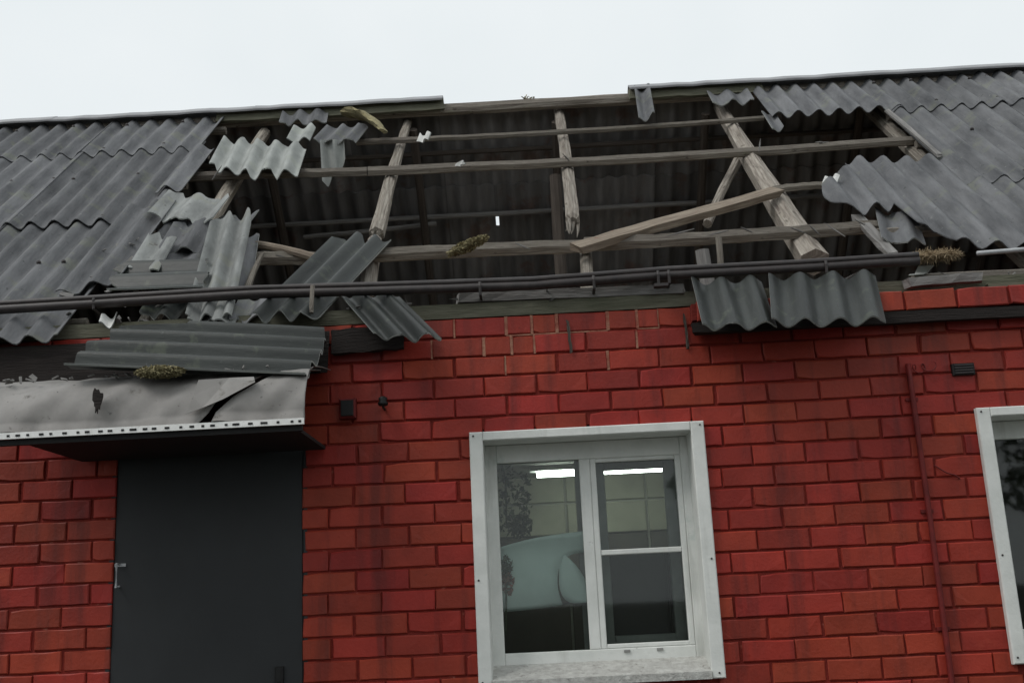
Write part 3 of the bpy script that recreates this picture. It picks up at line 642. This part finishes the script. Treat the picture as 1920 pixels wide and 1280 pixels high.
# ================================================================== LOOSE AND BROKEN SHEETS
R = onR
loose('roof_sheet', R(392,318,.03), R(556,330,.03), R(420,266,.03), 4.6, 'pale', 'pale broken corrugated strip caught on the upper pole left of the hole', jl=.10, jh=.05, seed=501, amp=.028, warp=.012)
loose('sheet_shard', R(538,264,.06), R(580,262,.06), R(552,238,.06), 1.3, 'pale', 'small pale shard poking up above the pale broken strip', 'shard', 'sheet shards', jl=.03, jh=.03, seed=505, amp=.02)
loose('sheet_shard', R(524,234,.03), R(612,227,.03), R(530,214,.03), 2.6, 'sheet', 'small zigzag shard under the left ridge cap', 'shard', 'sheet shards', jl=.04, jh=.03, seed=509)
loose('sheet_shard', R(586,268,.04), R(668,262,.04), R(612,241,.04), 2.5, 'sheet', 'grey fluted shard lying next to the yellow foam piece', 'shard', 'sheet shards', jl=.05, jh=.04, seed=513)
yb_ = roof(0, 2.72).y
loose('sheet_shard', onY(606,352,yb_), onY(650,345,yb_), onY(601,266,yb_), 1.7, 'pale', 'pale shard hanging down behind the upper poles', 'shard', 'sheet shards', seed=517,
      lo=pl([(0,.12),(.2,0.0),(.4,.22),(.75,.28),(1,.55)]), jh=.02)
loose('sheet_shard', R(1197,223,.03), R(1228,218,.03), R(1189,167,.05), 1.1, 'sheet', 'narrow sheet strip hanging from the end of the right ridge cap', 'shard', 'sheet shards', seed=521, jl=.05, jh=.01, amp=.022)
loose('sheet_shard', R(1336,197,.0), R(1413,190,.0), R(1321,167,.0), 2.0, 'sheet', 'two-wave sheet remnant just under the right ridge cap', 'shard', 'sheet shards', seed=525, jl=.04, jh=.01)
loose('sheet_shard', R(1447,244,-.01), R(1471,240,-.01), R(1427,212,.0), .8, 'sheet', 'narrow sliver dangling below the upper right sheets', 'shard', 'sheet shards', seed=529, jl=.04, jh=.01)
loose('roof_sheet', R(350,590,.035), R(436,590,.035), R(402,402,.12), 2.2, 'mid', 'upright pale broken sheet with nail holes left of the hole', seed=533, amp=.026, warp=.012,
      lo=lambda u: -0.02, hi=pl([(0,.86),(.12,.94),(.3,1.02),(.45,.98),(.55,.93),(.7,.96),(.85,1.04),(.95,1.0),(1.0,.88)]))
loose('roof_sheet', R(276,408,.07), R(398,418,.07), R(318,362,.07), 2.0, 'mid', 'short pale shard lying across the left roof edge', seed=537, jl=.05, jh=.06, amp=.024)
loose('roof_sheet', R(222,520,.01), R(395,520,.01), R(330,405,.02), 3.0, 'sheet', 'grey broken sheet lying under the upright pale one', seed=541, jl=.03, jh=.06)
loose('roof_sheet', R(208,548,.08), R(232,496,.06), R(378,544,.08), 2.0, 'dark', 'dark sheet lying crosswise above the rail at the left', seed=545, jl=.06, jh=.02, amp=.02)
loose('roof_sheet', R(478,592,.05), R(596,590,.05), R(628,448,.03), 2.6, 'dark', 'long dark sheet leaning diagonally over the rail by the broken rafter', seed=549, jl=.03, jh=.04, amp=.026)
loose('roof_sheet', R(632,552,.03), R(748,550,.05), onY(700,630,-.27), 2.6, 'dark', 'dark sheet tipped over the eave above the canopy end of the wall', seed=553, jl=.01, jh=.05, amp=.026)
loose('roof_sheet', onY(121,692,-.60), onY(196,596,-.12), onY(577,710,-.60), 4.6, 'dark', 'large dark sheet lying crosswise on top of the door canopy', seed=557, amp=.024, warp=.008,
      lo=pl([(0,.0),(.2,.02),(.22,.03),(.42,.02),(.44,.10),(.62,.09),(.64,.09),(.82,.10),(.84,.40),(1,.45)]), hi=pl([(0,.99),(.2,1.0),(.22,1.0),(.45,1.03),(.47,1.02),(.7,1.03),(1,1.0)]))
# sheets drooping from the eave at the right
loose('roof_sheet', onY(1316,612,-.33), onY(1458,606,-.33), R(1296,528,.065), 2.4, 'dark', 'dark sheet drooping from the eave, left of the pair', seed=561, jl=.015, jh=.01, amp=.024)
loose('roof_sheet', onY(1446,607,-.36), onY(1663,598,-.36), R(1440,521,.075), 3.4, 'dark', 'dark sheet drooping from the eave, right of the pair', seed=565, jl=.015, jh=.01, amp=.024)
loose('sheet_shard', R(1652,452,-.03), R(1738,458,-.03), R(1640,398,-.03), 1.5, 'sheet', 'loose shard slipped under the broken right-hand sheets', 'shard', 'sheet shards', seed=569, jl=.05, jh=.05)
loose('sheet_shard', R(186,612,.03), R(214,604,.03), R(192,594,.03), .8, 'scrap', 'small white scrap at the eave left of the crosswise sheet', 'shard', 'sheet shards', seed=571, jl=.02, jh=.02)
loose('sheet_shard', R(1700,522,-.03), R(1722,502,-.0), R(1732,520,-.03), .8, 'pale', 'tiny pale shard beside the right end of the drooping sheets', 'shard', 'sheet shards', seed=573, jl=.02, jh=.02)
loose('sheet_shard', R(352,604,.02), R(440,600,.02), R(366,566,.02), 1.6, 'mid', 'pale jagged shard just under the rail at the left', 'shard', 'sheet shards', seed=575, jl=.06, jh=.02)
loose('sheet_shard', R(430,600,.0), R(500,598,.0), R(452,560,.0), 1.4, 'sheet', 'grey shard under the rail beside the pale jagged one', 'shard', 'sheet shards', seed=577, jl=.05, jh=.03)
loose('sheet_shard', R(300,470,.04), R(372,470,.05), R(330,418,.06), 1.5, 'sheet', 'grey shard tucked between the upright pale sheet and the left roof', 'shard', 'sheet shards', seed=579, jl=.05, jh=.06)
loose('sheet_shard', R(398,545,.0), R(470,535,.01), R(420,448,.0), 1.6, 'sheet', 'grey shard half hidden behind the right edge of the upright pale sheet', 'shard', 'sheet shards', seed=591, jl=.06, jh=.08)
loose('sheet_shard', R(262,590,.0), R(352,588,.0), R(290,548,.0), 2.0, 'dark', 'dark shard below the rail left of the pale jagged one', 'shard', 'sheet shards', seed=593, jl=.05, jh=.03)
loose('sheet_shard', R(246,500,.05), R(300,505,.06), R(282,442,.06), 1.2, 'mid', 'greyish shard leaning on the broken left roof edge', 'shard', 'sheet shards', seed=595, jl=.06, jh=.07)
# ---- wood on the roof
tag(plank('fallen_plank', R(1082,465,-.01), R(1456,360,-.03), .085, .045, 'wood_red', None, seed=71, n=12, rough=.006), 'long weathered plank fallen slantwise across the hole', 'plank')
tag(pole('broken_branch', R(482,458,-.02), R(600,486,-.01), .022, .026, 'wood_red', None, seed=72, n=8), 'short broken stick lying on the lower pole beside the pale sheet', 'stick', 'broken sticks')
tag(pole('broken_stick', R(462,545,.0), R(492,476,.04), .022, .012, 'wood', None, seed=73, n=7, k=6), 'splintered upright stick behind the rail at the left', 'stick', 'broken sticks')
tag(pole('broken_stick', R(444,545,.0), R(450,506,.02), .008, .006, 'wood', None, seed=74, n=5, k=6), 'thin splinter beside the upright pale sheet', 'stick', 'broken sticks')
tag(pole('broken_stick', R(586,536,.15), onY(584,586,-.12), .012, .012, 'wood', None, seed=75, n=6, k=6), 'short pale stick hung over the rail', 'stick', 'broken sticks')
# yellow foam piece
ya = R(640,212,.07); yb2 = R(720,246,.05); ym = R(688,208,.09)
fmv = MB(); pts = [ya.lerp(ym, t).lerp(ym.lerp(yb2, t), t) for t in [i/9 for i in range(10)]]
fmv.tube(pts, [.03,.05,.062,.07,.074,.076,.076,.07,.06,.04], 9, 0.28, 0.35, seed=3)
tag(fmv.build('foam_piece', 'foam'), 'curved yellow foam piece under the left ridge cap', 'foam')

# ================================================================== RAIL ALONG THE EAVE
rail = thing('eave_rail', 'long dark double iron rail running along the eave', 'rail', roof(0, .04, 0))
def rp(px, py, n=.12): return R(px, py, n)
ptsA = [rp(-700,616), rp(0,569), rp(480,540), rp(800,531), rp(1000,524), rp(1250,505), rp(1500,492), rp(1722,478)]
ptsB = [p + Vector((0, 0.005, -0.030)) for p in ptsA]
def smooth_pts(P, n=6):
    o = []
    for i in range(len(P)-1):
        for j in range(n): o.append(P[i].lerp(P[i+1], j/n))
    return o+[P[-1]]
m = MB(); m.tube(smooth_pts(ptsA), .016, 8, .05); m.build('rail', 'iron', rail, smooth=True)
m = MB(); m.tube(smooth_pts(ptsB), .025, 8, .04); m.build('rail', 'iron', rail, smooth=True)
for (px, py) in ((1112,516), (1232,507), (1252,506), (1545,488), (180,555), (900,528)):
    p = rp(px, py); a = p + Vector((0, -0.026, -0.01)); b = p + Vector((0.0, -0.024, -0.075)); c_ = p + Vector((0, 0.16, -0.085))
    m = MB(); m.tube([a, p+Vector((0,-.03,-.03)), b], .008, 6, squash=.6); m.tube([b, c_], .008, 6, squash=.6); m.build('bracket', 'iron', rail)
m = MB(); m.box(rp(1237,512).x-.035, rp(1237,512).x+.035, rp(1237,512).y-.028, rp(1237,512).y+.02, rp(1237,512).z-.075, rp(1237,512).z-.06); m.build('clamp', 'iron', rail)
pr = MB(); pr.tube(smooth_pts([onY(1832,475,-.10), onY(1930,467,-.10), onY(2300,446,-.10)]), .012, 8)
tag(pr.build('eave_pipe', 'steel', smooth=True), 'thin light pipe at the right end of the eave', 'pipe')

# ================================================================== MOSS, STRAW
def clump(name, c, ext, n, size, m, label, cat, group, seed, thin=.12, lean=0.0):
    rg = random.Random(seed); mb = MB(); c = Vector(c)
    V = []; Fc = []; a, b_ = 7, 10                                  # lumpy core
    for i in range(a+1):
        th = math.pi*i/a
        for j in range(b_):
            ph = 2*math.pi*j/b_; r = rg.uniform(.6, .95)
            V.append(c + Vector((math.sin(th)*math.cos(ph)*ext[0]*r, math.sin(th)*math.sin(ph)*ext[1]*r, math.cos(th)*ext[2]*r)))
    for i in range(a):
        for j in range(b_): Fc.append((i*b_+j, i*b_+(j+1) % b_, (i+1)*b_+(j+1) % b_, (i+1)*b_+j))
    mb.add(V, Fc)
    for i in range(n):
        q = Vector((rg.gauss(0,1), rg.gauss(0,1), rg.gauss(0,1))).normalized()*rg.uniform(.6, 1.05)
        p = c + Vector((q.x*ext[0], q.y*ext[1], q.z*ext[2])); d = Vector((rg.gauss(0,1), rg.gauss(0,.6), rg.gauss(0,.7))).normalized(); L = size*rg.uniform(.5, 1.4)
        s = d.cross(Vector((rg.gauss(0,1), rg.gauss(0,1), rg.gauss(0,1)))).normalized()*L*thin
        mb.add([p-d*L-s, p-d*L+s, p+d*L+s, p+d*L-s], [(0,1,2,3)])
    mb.v = [v + Vector((0, 0, (v.x-c.x)*lean)) for v in mb.v]
    o = mb.build(name, m); tag(o, label, cat, group); return o
clump('moss_clump', R(877,461,.03), (.12,.06,.03), 1800, .008, 'moss', 'pale dry moss clump on the lower pole in the hole', 'moss', 'moss clumps', 81, .35, .38)
clump('moss_clump', onY(300,697,-.615), (.11,.05,.026), 1600, .008, 'moss', 'dry moss clump on top of the door canopy', 'moss', 'moss clumps', 82, .35)
clump('straw_nest', rp(1752,480,.08), (.13,.05,.016), 900, .03, 'straw', 'tuft of dry straw at the right end of the rail', 'straw', None, 83, .03)
clump('ridge_lump', onY(990,191,rp_.y), (.055,.05,.03), 60, .02, 'moss', 'small lump of moss on the bare ridge pole', 'moss', 'moss clumps', 84, .2)
for (q, sz, lab, sd_) in (((793,261), 9, 'white scrap snagged on the top pole by the left rafter', 585), ((866,309), 7, 'small white scrap on the middle pole', 587), ((1556,341), 14, 'white scrap at the tip of the broken right-hand sheet', 589)):
    loose('white_scrap', R(q[0]-sz, q[1]+sz*.5, -.01), R(q[0]+sz*.8, q[1]+sz*.3, .02), R(q[0]-sz*.5, q[1]-sz*.8, .02), 1.3, 'scrap', lab, 'scrap', 'white scraps', amp=.012, jl=.02, jh=.03, seed=sd_, warp=.01)
# chips and splinters lying about where the roof broke
rc = MB(); rg = random.Random(44)
def chip(p, L, up=NR):
    a = Vector((rg.gauss(0,1), rg.gauss(0,.6), rg.gauss(0,.5))).normalized(); b = a.cross(up+Vector((rg.gauss(0,.4), rg.gauss(0,.4), rg.gauss(0,.4)))).normalized(); c = a.cross(b)*.006
    w_ = L*rg.uniform(.25, .8); q = [p-a*L-b*w_*rg.uniform(.3,1), p+a*L*rg.uniform(.4,1)-b*w_, p+a*L+b*w_*rg.uniform(.2,1), p-a*L*rg.uniform(.3,1)+b*w_]
    rc.add(q+[v+c for v in q], [(0,1,2,3),(7,6,5,4),(0,4,5,1),(1,5,6,2),(2,6,7,3),(3,7,4,0)])
def sliver(p, L):
    d = Vector((rg.gauss(0,1), rg.gauss(0,.5), rg.gauss(0,.5))).normalized(); rc.tube([p-d*L, p, p+d*L], [.003,.006,.001], 4)
for i in range(60): chip(Vector((rg.uniform(-2.2, 2.6), rg.uniform(-.0, .16), ZT+.094)), rg.uniform(.012, .04), Vector((0,0,1)))
for i in range(30): chip(roof(rg.uniform(-2.5, -1.9), rg.uniform(.0, 1.1), rg.uniform(.03, .05)), rg.uniform(.012, .04))
for i in range(30): sliver(roof(rg.uniform(-2.2, 2.3), rg.choice((.77, .77, 2.26, .05)), rg.uniform(-.02, .02)), rg.uniform(.03, .09))
for i in range(26): chip(Vector((rg.uniform(-2.5, -1.1), rg.uniform(-.56,-.50), 2.715)), rg.uniform(.008, .022), Vector((0,-.4,1)))
o = rc.build('rubble_chips', 'wood_grey'); o['kind'] = 'stuff'; tag(o, 'small chips and splinters scattered along the eave and the poles', 'rubble')
# nails on the wave crests
nl = MB()
for (xa_, xb_, rows) in ((-5.2, -2.45, (.15, .77, 1.5, 2.26, 2.9, 3.5)), (2.8, 5.2, (.77, 1.42, 2.26, 2.92, 3.5))):
    for s_ in rows:
        k0 = int(math.ceil(xa_/WAVE)); 
        for k_ in range(k0, int(xb_/WAVE)):
            if (k_ % 3) == 0 or rg.random() < .12:
                p = roof(k_*WAVE, s_+rg.uniform(-.03,.03), AMP+.022); q = p - NR*.02
                nl.tube([q, p-NR*.006, p], [.013,.012,.005], 6)
o = nl.build('roof_nails', 'iron', house); o['kind'] = 'stuff'

# ================================================================== DOOR CANOPY
cx0, cx1, cp = -2.62, -1.012, 0.65
can = thing('door_canopy', 'grey plastic canopy with a cracked rounded front above the dark door', 'canopy', (-1.8, -0.3, 2.4))
prof = [(-0.03,2.80),(-0.25,2.765),(-0.42,2.725),(-0.53,2.685),(-0.60,2.63),(-0.635,2.56),(-0.65,2.49),(-0.652,2.445)]
def panel(xa, xb, sd, off=0.0):
    V = []; Fc = []; nx = 48; npf = len(prof); rg = random.Random(sd)
    for lay in (0, 1):
        for i in range(nx):
            for j, (y, z) in enumerate(prof):
                t = j/(npf-1); a, b = xa(t), xb(t); x = a+(b-a)*i/(nx-1)
                wv = .010*math.sin(x*7+j*.8) + .006*math.sin(x*19+1.3*j) + .004*math.sin(x*41+2.1*j)
                V.append((x, y-wv-off+lay*.004, z+wv*.3+off*.6-lay*.003))
    T = nx*npf
    for i in range(nx-1):
        for j in range(npf-1):
            Fc.append((i*npf+j, i*npf+j+1, (i+1)*npf+j+1, (i+1)*npf+j))
    for i in range(nx-1):
        for j in range(npf-1):
            Fc.append((T+i*npf+j, T+(i+1)*npf+j, T+(i+1)*npf+j+1, T+i*npf+j+1))
    for i in range(nx-1):
        for j in (0, npf-1): Fc.append((i*npf+j, (i+1)*npf+j, T+(i+1)*npf+j, T+i*npf+j))
    for j in range(npf-1):
        for i in (0, nx-1): Fc.append((i*npf+j, i*npf+j+1, T+i*npf+j+1, T+i*npf+j))
    return link('panel', V, Fc, 'poly', can, None, smooth=2*(nx-1)*(npf-1))
ck = pl([(0,-1.02),(.42,-1.17),(.5,-1.19),(.62,-1.27),(.72,-1.37),(.86,-1.43),(1,-1.455)])
jk = jag(5, .02, .08); jk2 = jag(6, .012, .06)
panel(lambda t: cx0, lambda t: ck(t)-.034+jk(t), 1); panel(lambda t: min(ck(t)+.034+jk2(t), cx1-.002), lambda t: cx1, 2, 0.002)
tf = MB(); tq = [onY(362,742,-.672), onY(372,712,-.655), onY(430,708,-.645), onY(476,706,-.64), onY(478,716,-.668), onY(418,748,-.685), onY(380,764,-.684), onY(348,776,-.68)]
V = tq + [q + Vector((0, .004, 0)) for q in tq]; k = len(tq)
tf.add(V, [(0,1,2,5,6,7), (2,3,4,5), (15,14,13,10,9,8), (13,12,11,10)] + [(j, (j+1) % k, k+(j+1) % k, k+j) for j in range(k)])
tf.build('torn_flap', 'poly', can)
m = MB(); m.box(cx0, cx1, -0.668, -0.655, 2.418, 2.446); st = m.build('edge_strip', 'strip', can)
sl = MB(); rg = random.Random(4); x = cx0+.02
while x < cx1-.02:
    L = rg.choice((.012, .012, .02, .03)); sl.box(x, x+L, -0.6705, -0.6675, 2.427, 2.436); x += L+rg.uniform(.02, .05)
o = sl.build('slots', 'black', st); o['kind'] = 'stuff'
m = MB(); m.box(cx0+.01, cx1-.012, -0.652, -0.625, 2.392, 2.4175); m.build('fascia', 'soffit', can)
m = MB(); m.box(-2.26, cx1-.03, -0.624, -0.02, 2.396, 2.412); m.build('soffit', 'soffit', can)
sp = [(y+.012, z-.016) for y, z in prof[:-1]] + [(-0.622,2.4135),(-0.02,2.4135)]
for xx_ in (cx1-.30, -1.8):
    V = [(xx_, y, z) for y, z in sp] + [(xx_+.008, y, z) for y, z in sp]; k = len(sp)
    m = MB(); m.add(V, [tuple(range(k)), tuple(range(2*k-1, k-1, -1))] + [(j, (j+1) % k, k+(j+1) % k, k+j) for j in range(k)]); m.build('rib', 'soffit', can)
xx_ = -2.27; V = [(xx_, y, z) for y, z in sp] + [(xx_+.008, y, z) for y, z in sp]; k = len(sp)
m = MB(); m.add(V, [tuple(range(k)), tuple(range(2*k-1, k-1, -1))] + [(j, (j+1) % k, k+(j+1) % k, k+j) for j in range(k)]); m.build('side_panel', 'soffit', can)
# wet leaf stuck on the panel
lf = MB(); c0 = onY(183, 750, -.672); rg = random.Random(12); q = []
for i in range(22):
    th = 2*math.pi*i/22; rr = rg.uniform(.65, 1.15); q.append((.020*math.cos(th)*rr*(1.15+.45*math.sin(th)), .058*math.sin(th)*rr))
V = [(c0.x+a, c0.y-.006+.1*abs(a), c0.z+b) for a, b in q] + [(c0.x+a, c0.y+.004, c0.z+b) for a, b in q]; k = len(q)
lf.add(V, [tuple(range(k)), tuple(range(2*k-1, k-1, -1))] + [(j, (j+1) % k, k+(j+1) % k, k+j) for j in range(k)])
tag(lf.build('wet_leaf', 'eave_shade_leaf'), 'dark wet leaf stuck to the canopy front', 'leaf')

# ================================================================== SMALL THINGS ON THE WALL
p0, p1 = onY(1702,682,-.02), onY(1786,1290,-.02)
cdt = thing('wall_conduit', 'thin red painted pipe running down the brick wall', 'pipe', (p1.x, -.02, 0.1))
m = MB(); m.tube(smooth_pts([Vector((p0.x, -.022, p0.z)), Vector(((p0.x+p1.x)/2+.004, -.022, (p0.z+p1.z)/2)), Vector((p1.x, -.022, p1.z)), Vector((p1.x+.02, -.022, 0.1))]), .0135, 8, .04); m.build('tube', 'iron_red', cdt, smooth=True)
for z_ in (2.5, 1.95, 1.4):
    t = (p0.z-z_)/(p0.z-p1.z); xx_ = p0.x+(p1.x-p0.x)*t
    m = MB(); m.box(xx_-.03, xx_+.03, -.012, .002, z_-.008, z_+.008); m.build('clip', 'iron_red', cdt)
jb = onY(652, 766, -.03); tb = thing('junction_box', 'small dark box on the wall right of the canopy', 'box', (jb.x, 0, jb.z-.05))
m = MB(); m.bbox(jb.x-.042, jb.x+.042, -.05, -.002, jb.z-.05, jb.z+.05, .008); m.build('case', 'iron_red', tb)
m = MB(); m.bbox(jb.x-.032, jb.x+.032, -.056, -.0505, jb.z-.04, jb.z+.04, .003); m.build('lid', 'black', tb)
ib = onY(720, 758, -.03); ih = thing('hook_insulator', 'dark round insulator on a hook beside the small wall box', 'insulator', (ib.x, 0, ib.z))
m = MB(); m.tube([(ib.x, .0, ib.z-.02), (ib.x, -.05, ib.z-.02), (ib.x, -.065, ib.z-.005), (ib.x, -.065, ib.z+.01)], .007, 6); m.build('hook', 'iron', ih)
m = MB(); m.tube([(ib.x, -.065, ib.z-.012), (ib.x, -.065, ib.z), (ib.x, -.065, ib.z+.012), (ib.x, -.065, ib.z+.024), (ib.x, -.065, ib.z+.034)], [.022,.027,.018,.024,.012], 10); m.build('body', 'black', ih, smooth=True)
vb = onY(1806, 692, -.01); m = MB(); m.bbox(vb.x-.055, vb.x+.055, -.018, .004, vb.z-.03, vb.z+.03, .004)
vt = thing('wall_vent', 'small dark vent cover under the cornice near the right edge', 'vent', (vb.x, 0, vb.z-.03)); m.build('cover', 'black', vt)
for i in range(4):
    m = MB(); m.box(vb.x-.045, vb.x+.045, -.024, -.0185, vb.z-.022+i*.013, vb.z-.016+i*.013); m.build('slat', 'iron', vt)
wr = MB(); c0 = onY(1728, 692, -.01); pts = []
for i in range(40):
    t = i/39; pts.append(Vector((c0.x-.05+.11*t+.02*math.cos(t*14), -.012-.01*math.sin(t*9), c0.z+.022*math.sin(t*14)+.012*t)))
wr.tube(pts, .003, 5); tag(wr.build('loose_wire', 'iron_red'), 'curled loose wire on the bricks by the top of the red pipe', 'wire')
for (px, py, lab) in ((1068, 632, 'rusty hanging strap under the plate above the middle window'), (1287, 622, 'rusty strap at the broken end of the cornice')):
    a = onY(px-4, py-30, -.012); b = onY(px+3, py+28, -.012)
    tag(plank('metal_strap', a, b, .012, .005, 'wood_dark', None, up=Vector((0,-1,0)), seed=px, n=6, rough=.004), lab, 'strap', 'wall straps')
wr = MB(); wr.tube([onY(1752,872,-.004), onY(1775,886,-.016), onY(1790,890,-.012), onY(1800,897,-.004)], .004, 6)
tag(wr.build('bent_nail', 'iron_red'), 'bent painted spike in the bricks left of the right window', 'nail')

# ================================================================== TREES ACROSS THE YARD (unseen, added to cut low sky light and mirror in the panes)
MT['added_bark'] = mat('added_tree_bark', (0.10, 0.085, 0.07), 0.9, (0.05, 0.042, 0.035), 8, 0.8, 20, coords='Object', bdist=0.03)
MT['added_crown'] = mat('added_tree_leaves', (0.085, 0.11, 0.04), 0.7, (0.045, 0.06, 0.022), 3, 0.0, 20, coords='Object')
def tree(x, y, h, seed, label):
    t = thing('added_tree', label, 'tree', (x, y, 0), 'added trees across the yard'); rg = random.Random(seed)
    tb = MB(); top = Vector((x+rg.uniform(-.4,.4), y+rg.uniform(-.4,.4), h*.75)); trunk = bent((x,y,-.05), top, 9, .15, seed)
    tb.tube(trunk, [.20-.018*i for i in range(9)], 8, .06)
    cl = []
    for i in range(16):
        b = trunk[3+i % 6]; an = rg.uniform(0, 6.28); L = rg.uniform(.2, .34)*h; e = b + Vector((math.cos(an)*L*.8, math.sin(an)*L*.8, L*rg.uniform(.2,.8)))
        tb.tube(lerp(b, e, 4), [.06,.045,.03,.015], 5); cl.append((e, rg.uniform(.10,.17)*h)); cl.append((b.lerp(e, .6), rg.uniform(.09,.14)*h))
    tb.build('trunk', 'added_bark', t)
    mb = MB()
    for (c, r_) in cl:
        for i in range(110):
            d = Vector((rg.gauss(0,1), rg.gauss(0,1), rg.gauss(0,1))).normalized()*r_*rg.uniform(.3, 1)**.6; p = c + d
            a = Vector((rg.gauss(0,1), rg.gauss(0,1), rg.gauss(0,1))).normalized(); b = a.cross(Vector((rg.gauss(0,1), rg.gauss(0,1), rg.gauss(0,1)))).normalized(); L = rg.uniform(.07, .16)
            mb.add([p-a*L, p+b*L*.6, p+a*L, p-b*L*.6], [(0,1,2,3)])
    mb.build('added_crown', 'added_crown', t)
for i, (x, y, h) in enumerate(((-9, -17, 8), (-4.6, -18.5, 9), (4.4, -19, 6.0), (7.5, -17.5, 8.5), (12, -18, 8))):
    tree(x, y, h, 900+i, ('added leafy tree across the yard, far left', 'tallest added leafy tree across the yard, mirrored in the middle window', 'lowest added leafy tree across the yard', 'added leafy tree across the yard facing the right window', 'added leafy tree across the yard, far right')[i])
SC.render.engine = 'CYCLES'
